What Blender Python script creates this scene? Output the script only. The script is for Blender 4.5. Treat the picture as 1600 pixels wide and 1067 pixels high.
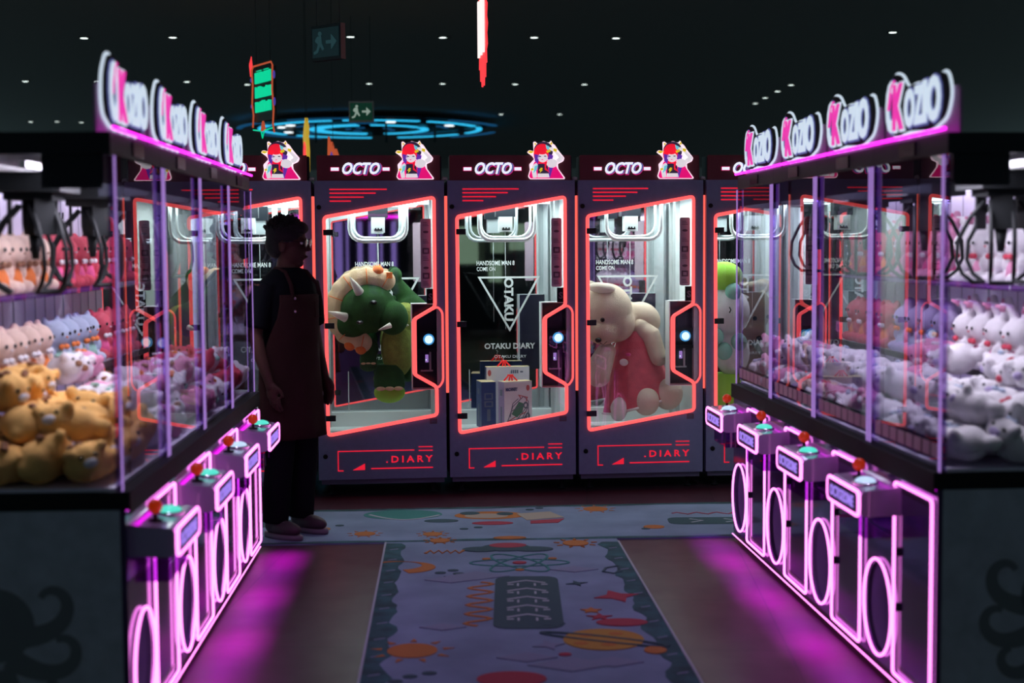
import bpy, bmesh, math, random
from mathutils import Vector, Matrix, Euler
from mathutils.geometry import tessellate_polygon
random.seed(7)
S = bpy.context.scene
for o in list(bpy.data.objects): bpy.data.objects.remove(o)
COL = S.collection
PI = math.pi
# ---------------------------------------------------------------- camera
cd = bpy.data.cameras.new('camera'); cam = bpy.data.objects.new('camera', cd); COL.objects.link(cam)
cd.sensor_width = 36; cd.lens = 50; cd.clip_end = 200; cd.clip_start = .05
cam.matrix_world = Matrix.Translation((0, 0, 1.62)) @ Matrix.Rotation(math.radians(90-3.926), 4, 'X') @ Matrix.Rotation(math.radians(-.4), 4, 'Z')
cd.dof.use_dof = True; cd.dof.focus_distance = 9.25; cd.dof.aperture_fstop = 1.8
S.camera = cam
# ---------------------------------------------------------------- world, exposure
W = bpy.data.worlds.new('world'); S.world = W; W.use_nodes = True
W.node_tree.nodes['Background'].inputs[0].default_value = (.55, .95, 1.0, 1)
W.node_tree.nodes['Background'].inputs[1].default_value = .30
S.view_settings.view_transform = 'Standard'; S.view_settings.look = 'None'
S.view_settings.exposure = 0; S.view_settings.gamma = 1
S.cycles.transparent_max_bounces = 40; S.cycles.max_bounces = 10; S.cycles.glossy_bounces = 6

def area(name, loc, size, power, col, rot=(0, 0, 0), sy=None):
    l = bpy.data.lights.new(name, 'AREA'); l.energy = power; l.color = col; l.size = size
    if sy: l.shape = 'RECTANGLE'; l.size_y = sy
    o = bpy.data.objects.new(name, l); o.location = loc; o.rotation_euler = rot; COL.objects.link(o); return o
area('hall_fill', (0, 2.5, 3.9), 5, 1.6, (.62, .66, 1))            # added soft fill over the aisle, no fixture there
area('hall_fill', (0, 5.0, 3.9), 6, .8, (.62, .68, 1), (0, 0, 0), 2.0)  # second added fill, further down the aisle

# ---------------------------------------------------------------- materials
M = {}
def mat(name, col=(.5, .5, .5), rough=.5, metal=0, emit=None, es=1, bump=0, bscale=200, spec=.5, vary=0, vscale=6, coat=0):
    m = bpy.data.materials.new(name); m.use_nodes = True; nt = m.node_tree; b = nt.nodes['Principled BSDF']
    b.inputs['Base Color'].default_value = (*col, 1); b.inputs['Roughness'].default_value = rough
    b.inputs['Metallic'].default_value = metal; b.inputs['Specular IOR Level'].default_value = spec
    if coat: b.inputs['Coat Weight'].default_value = coat; b.inputs['Coat Roughness'].default_value = .04
    if emit:
        b.inputs['Emission Color'].default_value = (*emit, 1); b.inputs['Emission Strength'].default_value = es
    tc = nt.nodes.new('ShaderNodeTexCoord')
    if vary:
        n = nt.nodes.new('ShaderNodeTexNoise'); n.inputs['Scale'].default_value = vscale; n.inputs['Detail'].default_value = 5
        nt.links.new(tc.outputs['Object'], n.inputs['Vector'])
        r = nt.nodes.new('ShaderNodeMapRange'); r.inputs[1].default_value = .3; r.inputs[2].default_value = .7
        r.inputs[3].default_value = 1-vary; r.inputs[4].default_value = 1+vary
        nt.links.new(n.outputs['Fac'], r.inputs[0])
        mx = nt.nodes.new('ShaderNodeVectorMath'); mx.operation = 'SCALE'; mx.inputs[0].default_value = col
        nt.links.new(r.outputs[0], mx.inputs['Scale']); nt.links.new(mx.outputs[0], b.inputs['Base Color'])
    if bump:
        n = nt.nodes.new('ShaderNodeTexNoise'); n.inputs['Scale'].default_value = bscale; n.inputs['Detail'].default_value = 4
        nt.links.new(tc.outputs['Object'], n.inputs['Vector'])
        bp = nt.nodes.new('ShaderNodeBump'); bp.inputs['Strength'].default_value = bump; bp.inputs['Distance'].default_value = .01
        nt.links.new(n.outputs['Fac'], bp.inputs['Height']); nt.links.new(bp.outputs[0], b.inputs['Normal'])
    M[name] = m; return m
def neon(name, col, s=1):
    return mat(name, tuple(c*.3 for c in col), .4, emit=col, es=s)
def glass(name, ior=1.75, tint=(1, 1, 1)):
    m = bpy.data.materials.new(name); m.use_nodes = True; nt = m.node_tree
    for n in list(nt.nodes): nt.nodes.remove(n)
    out = nt.nodes.new('ShaderNodeOutputMaterial'); mx = nt.nodes.new('ShaderNodeMixShader')
    t = nt.nodes.new('ShaderNodeBsdfTransparent'); t.inputs[0].default_value = (*tint, 1)
    g = nt.nodes.new('ShaderNodeBsdfGlossy'); g.inputs['Roughness'].default_value = .012
    fr = nt.nodes.new('ShaderNodeFresnel'); fr.inputs[0].default_value = ior
    geo = nt.nodes.new('ShaderNodeNewGeometry')
    inv = nt.nodes.new('ShaderNodeMath'); inv.operation = 'SUBTRACT'; inv.inputs[0].default_value = 1
    mu = nt.nodes.new('ShaderNodeMath'); mu.operation = 'MULTIPLY'
    nt.links.new(geo.outputs['Backfacing'], inv.inputs[1]); nt.links.new(inv.outputs[0], mu.inputs[0]); nt.links.new(fr.outputs[0], mu.inputs[1])
    nt.links.new(mu.outputs[0], mx.inputs[0]); nt.links.new(t.outputs[0], mx.inputs[1]); nt.links.new(g.outputs[0], mx.inputs[2])
    nt.links.new(mx.outputs[0], out.inputs[0]); M[name] = m; return m

mat('ceiling', (.56, .54, .54), .9, bump=.15, bscale=3)
mat('black', (.010, .012, .013), .7, spec=.2)
mat('gloss_black', (.008, .008, .010), .22, spec=.3)
mat('dark_cap', (.011, .013, .020), .5, spec=.25)
mat('base_side', (.42, .46, .54), .55, vary=.12, vscale=14)
mat('octopus_print', (.17, .19, .21), .6)
mat('base_front', (.15, .11, .25), .09, metal=.55)
mat('console', (.42, .33, .54), .22, coat=.6)
mat('tunnel', (.34, .40, .55), .4)
mat('chrome', (.75, .75, .78), .15, metal=1)
mat('alu', (.62, .64, .64), .35, metal=.4)
mat('white_panel', (.78, .80, .80), .45)
mat('lav_wall', (.74, .70, .88), .5)
mat('shelf', (.55, .52, .66), .2)
mat('back_body', (.23, .25, .41), .45, vary=.05, vscale=30)
mat('back_kick', (.13, .12, .20), .5)
mat('header_red', (.055, .012, .018), .5, emit=(.045, .003, .008), es=.22)
mat('header_dark', (.012, .014, .018), .4)
mat('mirror', (.50, .52, .54), .02, metal=1)
mat('coin_panel', (.03, .025, .05), .2)
mat('sticker', (.62, .42, .50), .4)
mat('sticker_ink', (.16, .09, .13), .5)
mat('decal', (.50, .50, .50), .6)
mat('clip', (.02, .02, .02), .4)
mat('bear_fur', (.70, .52, .40), .95, bump=.6, bscale=260, vary=.10, vscale=9)
mat('bear_fur_light', (.82, .66, .55), .95, bump=.6, bscale=260)
mat('pink_dress', (.72, .13, .17), .9, bump=.5, bscale=180, vary=.15, vscale=14)
mat('white_trim', (.85, .80, .78), .9, bump=.4)
mat('dino_green', (.018, .080, .012), .95, bump=.8, bscale=300, vary=.35, vscale=12)
mat('dino_olive', (.30, .33, .07), .95, bump=.8, bscale=150, vary=.2, vscale=30)
mat('dino_lime', (.34, .64, .07), .95, bump=.6, bscale=260)
mat('dino_cream', (.62, .42, .26), .9, bump=.4, bscale=120, vary=.15, vscale=16)
mat('dino_orange', (.75, .16, .03), .85, bump=.4)
mat('horn', (.75, .66, .58), .7, bump=.2)
mat('eye', (.006, .006, .008), .12)
mat('eye_white', (.8, .8, .8), .4)
for n, c in dict(yellow=(.90, .52, .16), white=(.80, .78, .82), cream=(.78, .58, .48), blue=(.42, .50, .66), red=(.66, .07, .12), pink=(.72, .30, .48),
                 lilac=(.48, .40, .66), brown=(.30, .14, .08), mint=(.30, .58, .50), orange=(.85, .22, .05), rose=(.78, .10, .30)).items():
    mat('plush_'+n, c, .95, bump=.6, bscale=240, vary=.10, vscale=12)
neon('neon_red', (1.25, .12, .12), 1.15); neon('line_red', (.75, .012, .035), 1); neon('gap_red', (1.1, .14, .11), 1.0)
neon('neon_pink', (2.4, .58, 1.95), 1.12); neon('neon_top', (1.6, .03, 1.35), 1.8); neon('under_glow', (1.0, .0, .95), 5)
mat('rear_wall', (.03, .035, .04), .9); neon('added_glow_lilac', (.26, .17, .55), 1.0); neon('added_glow_green', (.20, .30, .20), 1.0); neon('white_light', (.9, .97, 1), 1.5); neon('led_bar', (.85, .95, 1), 4.0); neon('led_lav', (.85, .80, 1), 3.5)  # green and lilac rear glows are added for the mirrors to reflect
neon('logo_white', (.62, .74, .86), .95); neon('logo_pink', (.85, .04, .42), .95); neon('logo_pink_soft', (.5, .04, .38), .7)
neon('octo_white', (.85, .88, 1), 1.0); neon('octo_blue', (.10, .12, .35), .8); neon('octo_glow', (.8, .0, .18), .7)
neon('plate_text', (.42, .26, 1), .9); neon('plate_dark', (.012, .004, .03), .6)
neon('dome_teal', (.10, .85, .66), .9); neon('dome_white', (.55, .75, 1), .95); neon('btn_light', (.62, .85, 1), 1.3); neon('btn_ring', (.05, .30, .65), 1)
neon('cyan_ring', (.03, .50, .85), 1.15); neon('cyan_dim', (.01, .12, .30), .5)
neon('sign_green', (.0, .78, .38), .8); neon('sign_orange', (.60, .10, .04), .7); neon('sign_red', (1.0, .05, .06), 1.1); neon('sign_white', (1, .85, .82), 1.1)
neon('sign_yellow', (.7, .45, .04), .7); neon('sign_purple', (.10, .07, .5), .6); neon('exit_green', (.004, .03, .018), .8); neon('exit_mark', (.02, .06, .07), .6); neon('exit_white', (.32, .42, .36), .7); neon('exit_dim', (.006, .018, .022), .6)
neon('downlight', (.85, 1, .95), 3.0); neon('post_edge', (.36, .20, .60), .8)
mat('joy_red', (.75, .05, .01), .3, emit=(.5, .03, .0), es=.35)
mat('fig_skin', (.8, .7, .65), .6, emit=(.80, .76, .82), es=.8); mat('fig_red', (.7, .02, .03), .6, emit=(.85, .01, .035), es=.9)
mat('fig_pink', (.7, .02, .2), .6, emit=(.85, .004, .18), es=.8); mat('fig_violet', (.1, .03, .3), .6, emit=(.12, .03, .38), es=.8)
mat('fig_yellow', (.7, .55, .02), .6, emit=(.75, .58, .02), es=.8); mat('fig_cyan', (.1, .5, .6), .6, emit=(.18, .62, .75), es=.8)
mat('fig_dark', (.03, .02, .06), .6, emit=(.03, .02, .06), es=.6); mat('fig_outline', (.9, .7, .8), .6, emit=(1.0, .72, .85), es=1.0)
mat('rod', (.03, .04, .045), .5)
mat('claw_black', (.010, .012, .013), .6, spec=.2); mat('claw_cream', (.55, .45, .48), .3, metal=.3)
mat('box_white', (.72, .66, .70), .5); mat('box_blue', (.03, .05, .16), .45); mat('box_mauve', (.30, .20, .36), .5); mat('box_print', (.12, .13, .18), .5)
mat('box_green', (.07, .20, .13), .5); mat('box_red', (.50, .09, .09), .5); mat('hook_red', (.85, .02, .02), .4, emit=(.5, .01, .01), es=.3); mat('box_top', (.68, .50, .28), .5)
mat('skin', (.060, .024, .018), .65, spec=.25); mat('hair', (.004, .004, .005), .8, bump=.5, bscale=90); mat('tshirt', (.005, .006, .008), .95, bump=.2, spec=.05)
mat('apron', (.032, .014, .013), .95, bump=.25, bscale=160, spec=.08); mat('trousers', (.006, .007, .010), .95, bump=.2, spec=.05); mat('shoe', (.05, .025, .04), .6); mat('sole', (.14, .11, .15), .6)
mat('metal_dull', (.5, .4, .5), .25, metal=1); mat('lens', (.02, .02, .02), .05)
mat('carpet', (.18, .24, .37), .97, bump=.35, bscale=350, vary=.18, vscale=3.2); mat('carpet_edge', (.02, .085, .10), .97, bump=.4, bscale=300, vary=.5, vscale=9)
mat('carpet_dark', (.028, .075, .095), .97, bump=.3, bscale=300); mat('carpet_orange', (.42, .14, .03), .97, bump=.3); mat('carpet_yellow', (.42, .22, .035), .97, bump=.3)
mat('carpet_red', (.34, .03, .06), .97, bump=.3); mat('carpet_pale', (.19, .215, .33), .97, bump=.3); mat('carpet_light', (.36, .39, .46), .97, bump=.3)
mat('carpet_green', (.035, .20, .19), .97, bump=.3); mat('carpet_cream', (.36, .30, .25), .97, bump=.3)
glass('glass_front', 2.2, (.74, .72, .80)); glass('glass_side', 1.35); glass('glass_octo', 1.55)
glass('acrylic', 1.5, (.72, .45, .82)); glass('acrylic_panel', 1.5, (.30, .12, .34)); glass('acrylic_post', 1.5, (.80, .66, .95))

def floor_mat():
    m = mat('floor_tile', (.11, .075, .080), .34, spec=.10); nt = m.node_tree; b = nt.nodes['Principled BSDF']
    tc = nt.nodes.new('ShaderNodeTexCoord'); mp = nt.nodes.new('ShaderNodeMapping'); mp.inputs['Rotation'].default_value[2] = math.radians(3)
    br = nt.nodes.new('ShaderNodeTexBrick'); br.offset = 0; br.inputs['Scale'].default_value = 1
    br.inputs['Brick Width'].default_value = .8; br.inputs['Row Height'].default_value = .8; br.inputs['Mortar Size'].default_value = .004
    br.inputs['Color1'].default_value = (.056, .026, .038, 1); br.inputs['Color2'].default_value = (.063, .029, .042, 1); br.inputs['Mortar'].default_value = (.03, .02, .025, 1)
    nt.links.new(tc.outputs['Object'], mp.inputs[0]); nt.links.new(mp.outputs[0], br.inputs['Vector']); nt.links.new(br.outputs['Color'], b.inputs['Base Color'])
    n = nt.nodes.new('ShaderNodeTexNoise'); n.inputs['Scale'].default_value = 5; r = nt.nodes.new('ShaderNodeMapRange'); r.inputs[3].default_value = .28; r.inputs[4].default_value = .46
    nt.links.new(tc.outputs['Object'], n.inputs[0]); nt.links.new(n.outputs[0], r.inputs[0]); nt.links.new(r.outputs[0], b.inputs['Roughness'])
floor_mat()

# ---------------------------------------------------------------- mesh builder
def XY(a, b, c): return (a, b, c)      # polygon in x,y ; extruded in z
def XZ(a, b, c): return (a, c, b)      # polygon in x,z ; extruded in y
def YZ(a, b, c): return (c, a, b)      # polygon in y,z ; extruded in x
class MB:
    def __init__(s): s.v = []; s.f = []; s.m = []; s.sm = []; s.mats = []
    def slot(s, m):
        m = M[m] if isinstance(m, str) else m
        if m not in s.mats: s.mats.append(m)
        return s.mats.index(m)
    def add(s, vs, fs, m, smooth=False, T=None):
        o = len(s.v); k = s.slot(m)
        s.v += [tuple(T @ Vector(v)) if T else tuple(v) for v in vs]
        for f in fs: s.f.append([i+o for i in f]); s.m.append(k); s.sm.append(smooth)
        return s
    def box(s, x0, y0, z0, x1, y1, z1, m, T=None):
        v = [(x, y, z) for x in (x0, x1) for y in (y0, y1) for z in (z0, z1)]
        return s.add(v, [(0, 1, 3, 2), (4, 6, 7, 5), (0, 4, 5, 1), (2, 3, 7, 6), (0, 2, 6, 4), (1, 5, 7, 3)], m, False, T)
    def prism(s, outer, d0, d1, m, plane=XY, holes=(), smooth=False, T=None):
        loops = [list(outer)]+[list(h) for h in holes]; flat = [p for l in loops for p in l]; n = len(flat)
        tris = tessellate_polygon([[Vector((p[0], p[1], 0)) for p in l] for l in loops])
        v = [plane(p[0], p[1], d0) for p in flat]+[plane(p[0], p[1], d1) for p in flat]
        f = [tuple(t) for t in tris]+[tuple(i+n for i in reversed(t)) for t in tris]
        o = 0
        for l in loops:
            k = len(l)
            for i in range(k): j = (i+1) % k; f.append((o+i, o+j, o+j+n, o+i+n))
            o += k
        return s.add(v, f, m, smooth, T)
    def tube(s, path, r, m, closed=False, n=8, T=None, cap=True):
        P = [Vector(p) for p in path]; k = len(P); v = []; f = []
        rs = r if isinstance(r, (list, tuple)) else [r]*k
        ref = None
        for i in range(k):
            if closed: d = P[(i+1) % k]-P[i-1]
            else: d = P[min(i+1, k-1)]-P[max(i-1, 0)]
            d.normalize()
            if ref is None: ref = Vector((0, 0, 1)) if abs(d.z) < .9 else Vector((1, 0, 0))
            a = d.cross(ref)
            if a.length < 1e-4: a = d.cross(Vector((.3, .8, .5)))
            a.normalize(); b = a.cross(d); ref = b
            # mitre compensation is ignored: radii are small
            for j in range(n):
                t = 2*PI*j/n; v.append(P[i]+(a*math.cos(t)+b*math.sin(t))*rs[i])
        for i in range(k if closed else k-1):
            i2 = (i+1) % k
            for j in range(n): j2 = (j+1) % n; f.append((i*n+j, i2*n+j, i2*n+j2, i*n+j2))
        if not closed and cap:
            f.append(tuple(reversed(range(n)))); f.append(tuple((k-1)*n+j for j in range(n)))
        return s.add(v, f, m, True, T)
    def ell(s, c, r, m, T=None, nu=20, nv=12, rot=None):
        if not isinstance(r, (tuple, list)): r = (r, r, r)
        v = []; f = []; R = Euler(rot).to_matrix() if rot else Matrix.Identity(3); c = Vector(c)
        for i in range(nv+1):
            ph = PI*i/nv
            for j in range(nu):
                th = 2*PI*j/nu
                v.append(c+R @ Vector((r[0]*math.sin(ph)*math.cos(th), r[1]*math.sin(ph)*math.sin(th), r[2]*math.cos(ph))))
        for i in range(nv):
            for j in range(nu): j2 = (j+1) % nu; f.append((i*nu+j, (i+1)*nu+j, (i+1)*nu+j2, i*nu+j2))
        return s.add(v, f, m, True, T)
    def lathe(s, prof, c, m, n=24, T=None, axis='Z'):
        v = []; f = []
        for (r, z) in prof:
            for j in range(n):
                t = 2*PI*j/n; p = (r*math.cos(t), r*math.sin(t), z)
                if axis == 'Y': p = (p[0], p[2], p[1])
                v.append((c[0]+p[0], c[1]+p[1], c[2]+p[2]))
        for i in range(len(prof)-1):
            for j in range(n): j2 = (j+1) % n; f.append((i*n+j, i*n+j2, (i+1)*n+j2, (i+1)*n+j))
        f.append(tuple(reversed(range(n)))); f.append(tuple((len(prof)-1)*n+j for j in range(n)))
        return s.add(v, f, m, True, T)
    def loft(s, rings, m, n=24, T=None):      # rings: (cx,cy,cz,rx,ry)
        v = []; f = []
        for (x, y, z, rx, ry) in rings:
            for j in range(n): t = 2*PI*j/n; v.append((x+rx*math.cos(t), y+ry*math.sin(t), z))
        for i in range(len(rings)-1):
            for j in range(n): j2 = (j+1) % n; f.append((i*n+j, i*n+j2, (i+1)*n+j2, (i+1)*n+j))
        f.append(tuple(reversed(range(n)))); f.append(tuple((len(rings)-1)*n+j for j in range(n)))
        return s.add(v, f, m, True, T)
    def text(s, txt, m, size, T, ext=.002, bold=0, spacing=1, shear=0, align='LEFT', fitw=None, fith=None):
        v, f = text_geo(txt, size, ext, bold, spacing, shear, align)
        if fitw or fith:
            xs = [p[0] for p in v]; ys = [p[1] for p in v]; x0 = min(xs); y0 = min(ys)
            kx = fitw/(max(xs)-x0) if fitw else 1; ky = fith/(max(ys)-y0) if fith else 1
            v = [((p[0]-x0)*kx, (p[1]-y0)*ky, p[2]) for p in v]
        return s.add(v, f, m, False, T)
    def mesh(s, name):
        me = bpy.data.meshes.new(name); me.from_pydata(s.v, [], s.f)
        for m in s.mats: me.materials.append(m)
        me.polygons.foreach_set('material_index', s.m); me.polygons.foreach_set('use_smooth', s.sm); me.update()
        bm = bmesh.new(); bm.from_mesh(me); bmesh.ops.recalc_face_normals(bm, faces=bm.faces); bm.to_mesh(me); bm.free()
        return me
    def obj(s, name, parent=None, loc=(0, 0, 0), rot=(0, 0, 0)):
        o = bpy.data.objects.new(name, s.mesh(name)); COL.objects.link(o); o.location = loc; o.rotation_euler = rot
        if parent: o.parent = parent
        return o
TXT = {}
def text_geo(txt, size, ext, bold, spacing, shear, align):
    k = (txt, size, ext, bold, spacing, shear, align)
    if k in TXT: return TXT[k]
    cu = bpy.data.curves.new('t', 'FONT'); cu.body = txt; cu.size = size; cu.extrude = ext; cu.offset = bold; cu.space_character = spacing
    cu.shear = shear; cu.align_x = align; cu.resolution_u = 3
    o = bpy.data.objects.new('t', cu); COL.objects.link(o); dg = bpy.context.evaluated_depsgraph_get(); dg.update()
    me = bpy.data.meshes.new_from_object(o.evaluated_get(dg)); v = [tuple(p.co) for p in me.vertices]; f = [tuple(p.vertices) for p in me.polygons]
    bpy.data.objects.remove(o); bpy.data.curves.remove(cu); bpy.data.meshes.remove(me); TXT[k] = (v, f); return TXT[k]
def fuse(mb, name, voxel, sm=2):             # one continuous surface out of overlapping volumes
    me0 = mb.mesh(name); o = bpy.data.objects.new('t', me0); COL.objects.link(o)
    r = o.modifiers.new('r', 'REMESH'); r.mode = 'VOXEL'; r.voxel_size = voxel; r.use_smooth_shade = True
    if sm: q = o.modifiers.new('s', 'SMOOTH'); q.iterations = sm; q.factor = .5
    dg = bpy.context.evaluated_depsgraph_get(); dg.update()
    me = bpy.data.meshes.new_from_object(o.evaluated_get(dg)); me.name = name
    bpy.data.objects.remove(o)
    me.materials.clear(); me.materials.append(mb.mats[0])
    for p in me.polygons: p.use_smooth = True; p.material_index = 0
    return me
def mobj(name, me, parent=None, loc=(0, 0, 0), rot=(0, 0, 0)):
    o = bpy.data.objects.new(name, me); COL.objects.link(o); o.location = loc; o.rotation_euler = rot
    if parent: o.parent = parent
    return o
def tag(o, label, cat, group=None, kind=None):
    o['label'] = label; o['category'] = cat
    if group: o['group'] = group
    if kind: o['kind'] = kind
    return o
def thing(name, label, cat, loc=(0, 0, 0), rz=0, group=None):
    o = bpy.data.objects.new(name, None); o.empty_display_size = .05; COL.objects.link(o); o.location = loc; o.rotation_euler = (0, 0, rz)
    return tag(o, label, cat, group)
def struct(o): o['kind'] = 'structure'; return o
KIDS = {}
def kids(o):
    return [c for c in bpy.data.objects if c.parent == o]
def dup(root, loc=None, rot=None, label=None, group=None, mats=None):
    r = root.copy(); COL.objects.link(r)
    if loc is not None: r.location = loc
    if rot is not None: r.rotation_euler = rot
    if label: r['label'] = label
    if group: r['group'] = group
    if root.name not in KIDS: KIDS[root.name] = [(c, kids(c)) for c in kids(root)]
    for c, gg in KIDS[root.name]:
        d = c.copy(); COL.objects.link(d); d.parent = r
        for g in gg: e = g.copy(); COL.objects.link(e); e.parent = d
    return r
def rrect(x0, y0, x1, y1, r, n=5):
    P = []
    for (cx, cy, a) in ((x1-r, y0+r, -90), (x1-r, y1-r, 0), (x0+r, y1-r, 90), (x0+r, y0+r, 180)):
        for i in range(n+1): t = math.radians(a+90*i/n); P.append((cx+r*math.cos(t), cy+r*math.sin(t)))
    return P
def rpoly(pts, r, n=4):                     # polygon with rounded corners
    P = []; k = len(pts)
    for i in range(k):
        p = Vector(pts[i]); a = Vector(pts[i-1])-p; b = Vector(pts[(i+1) % k])-p
        q = min(r, a.length*.45, b.length*.45); A = p+a.normalized()*q; B = p+b.normalized()*q
        for j in range(n+1): t = j/n; w = A*(1-t)**2+p*2*t*(1-t)+B*t*t; P.append((w.x, w.y))
    return P
def ellp(cx, cy, rx, ry, n=32, a0=0): return [(cx+rx*math.cos(a0+2*PI*i/n), cy+ry*math.sin(a0+2*PI*i/n)) for i in range(n)]
def stroke(pts, w):                          # ribbon polygon around an open 2d path
    P = [Vector(p) for p in pts]; k = len(P); ws = w if isinstance(w, (list, tuple)) else [w]*k; L = []; R = []
    for i in range(k):
        d = (P[min(i+1, k-1)]-P[max(i-1, 0)]).normalized(); nrm = Vector((-d.y, d.x))
        L.append(tuple(P[i]+nrm*ws[i]/2)); R.append(tuple(P[i]-nrm*ws[i]/2))
    return L, R
def ribbon(mb, pts, w, d0, d1, m, plane, T=None):
    L, R = stroke(pts, w); n = len(L); v = []
    for d in (d0, d1): v += [plane(*p, d) for p in L]+[plane(*p, d) for p in R]
    f = []
    for i in range(n-1):
        f += [(i, i+1, n+i+1, n+i), (2*n+i, 3*n+i, 3*n+i+1, 2*n+i+1), (i, 2*n+i, 2*n+i+1, i+1), (n+i, n+i+1, 3*n+i+1, 3*n+i)]
    f += [(0, n, 3*n, 2*n), (n-1, 3*n-1, 4*n-1, 2*n-1)]
    mb.add(v, f, m, False, T)
def TM(x, y, z, rx=0, ry=0, rz=0): return Matrix.Translation((x, y, z)) @ Euler((rx, ry, rz)).to_matrix().to_4x4()
FRONT = PI/2      # stands text up facing -y

# ---------------------------------------------------------------- the setting
struct(MB().box(-16, -7, -.1, 16, 46, 0, 'floor_tile').obj('floor'))
struct(MB().box(-16, -7, 4.0, 16, 46, 4.1, 'ceiling').obj('ceiling'))
struct(MB().box(-16, 45.5, 0, 16, 46, 4.0, 'ceiling').obj('wall_back'))

struct(MB().box(-6, -7, 0, 9, -6.8, 4.0, 'rear_wall').obj('wall_rear'))  # unseen wall added behind the camera to darken the mirror reflections
q = MB()
for x0, x1, z0, z1_ in ((1.9, 2.75, 1.25, 1.95), (2.95, 3.2, .9, 1.3), (3.35, 3.75, 1.5, 2.0), (3.9, 4.9, 1.3, 2.0), (3.0, 3.25, 1.45, 1.95), (5.4, 6.2, 1.2, 1.9)): q.box(x0, -6.79, z0, x1, -6.77, z1_, 'added_glow_green')
struct(q.obj('added_glow_1'))  # pale glowing patches added for the mirror backs to reflect
q = MB()
for k in range(11): q.box(-1.0+k*.21, -6.79, .75, -.96+k*.21+.05*(k % 3), -6.77, 2.05, 'added_glow_lilac')
q.box(-1.1, -6.79, 2.12, 1.4, -6.77, 2.16, 'neon_top'); struct(q.obj('added_glow_2'))  # lilac bars added for reflections, in place of machines behind the camera

# ---------------------------------------------------------------- carpets
class CarpetMB(MB):      # every printed motif gets a hair more pile than the one before
    k = 0
    def add(s, vs, fs, m, smooth=False, T=None):
        s.k += 1; vs = [(v[0], v[1], v[2]+(s.k*.00002 if v[2] > .0081 else 0)) for v in vs]
        return MB.add(s, vs, fs, m, smooth, T)
def car(y): return .055-(y-5.15)*.0476      # centre line of the runner
cm = CarpetMB(); z1 = .008
hw = .63
cm.prism([(car(1)-hw, 1), (car(1)+hw, 1), (car(7.66)+hw, 7.70), (car(7.66)-hw, 7.64)], 0, z1, 'carpet')
for sgn in (-1, 1):
    inner = []; outer = []; y = 1.0
    while y < 7.62:
        outer.append((car(y)+sgn*(hw-.004), y)); inner.append((car(y)+sgn*(hw-.095+.018*math.sin(y*19)+random.uniform(-.012, .012)), y)); y += .06
    cm.prism(outer+inner[::-1], z1, z1+.0012, 'carpet_edge')
    for k in range(26):                     # frayed lighter dashes in the border
        yy = 1.3+k*.245; xx = car(yy)+sgn*(hw-.05)
        cm.prism([(xx-.022, yy), (xx+.022, yy+.02), (xx+.022, yy+.035), (xx-.022, yy+.012)], z1+.0012, z1+.002, 'carpet_pale')
    cm.prism([(car(1)+sgn*(hw-.004), 1), (car(1)+sgn*(hw+.006), 1), (car(7.6)+sgn*(hw+.006), 7.62), (car(7.6)+sgn*(hw-.004), 7.62)], .0, z1+.003, 'carpet_light')
def blob(cx, cy, rx, ry, m, k=0, a=0): cm.prism(ellp(cx, cy, rx, ry, 28), z1, z1+.0012+k*.0006, m)
def sun(cx, cy, r, m='carpet_orange'):
    blob(cx, cy, r, r, m)
    for i in range(9):
        t = 2*PI*i/9+.2; c, s_ = math.cos(t), math.sin(t)
        cm.prism([(cx+c*r*1.25-s_*r*.14, cy+s_*r*1.25+c*r*.14), (cx+c*r*1.25+s_*r*.14, cy+s_*r*1.25-c*r*.14), (cx+c*r*1.7, cy+s_*r*1.7)], z1, z1+.0012, m)
def starp(cx, cy, r, m, n=5, q=.5, a=.3):
    cm.prism([(cx+(r if i % 2 == 0 else r*q)*math.cos(a+PI*i/n), cy+(r if i % 2 == 0 else r*q)*math.sin(a+PI*i/n)) for i in range(2*n)], z1, z1+.0012, m)
sun(-.405, 5.56, .10)
for (x, y) in ((-.39, 5.22), (-.32, 5.26), (-.44, 5.16), (-.36, 6.90), (-.30, 6.95), (-.27, 6.88)): blob(x, y, .028, .022, 'carpet_dark')
cm.prism([(-.56+.17*math.cos(t), 7.02+.13*math.sin(t)) for t in [i*.2-1.3 for i in range(19)]]+[(-.60+.14*math.cos(t), 7.06+.10*math.sin(t)) for t in [i*.2-1.2 for i in range(17)][::-1]], z1, z1+.0012, 'carpet_orange')
zz = []
for i in range(41): t = i/40; zz.append((-.155+.055*math.sin(t*PI*10), 6.70-t*.78))
ribbon(cm, zz, .020, z1, z1+.0012, 'carpet_orange', XY)
cm.prism([(x-.0*(y-6.3), y) for x, y in rrect(-.088, 5.87, .212, 6.81, .07)], z1, z1+.0012, 'carpet_dark')
for i in range(5):
    yy = 6.05+i*.155; ribbon(cm, [(-.03, yy), (.06, yy+.05), (.15, yy)], .018, z1+.0012, z1+.002, 'carpet_light', XY)
    for dx in (-.02, .14): ribbon(cm, [(dx-.01, yy-.03), (dx+.02, yy-.03)], .02, z1+.0012, z1+.002, 'carpet_light', XY)
    for dx in (.02, .10): ribbon(cm, [(dx, yy-.01), (dx, yy-.06)], .010, z1+.0012, z1+.002, 'carpet_light', XY)
for a in (0, PI/3, 2*PI/3):                 # atom
    pts = []
    for i in range(37):
        t = 2*PI*i/36; u, w = .25*math.cos(t), .085*math.sin(t); pts.append((.03+u*math.cos(a)-w*math.sin(a), 7.11+(u*math.sin(a)+w*math.cos(a))*.9))
    ribbon(cm, pts, .012, z1, z1+.0012, 'carpet_green', XY)
blob(.03, 7.11, .035, .03, 'carpet_red', 1)
for x, y in ((.20, 7.2), (-.14, 7.2), (.03, 6.95)): blob(x, y, .022, .018, 'carpet_orange', 1)
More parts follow.
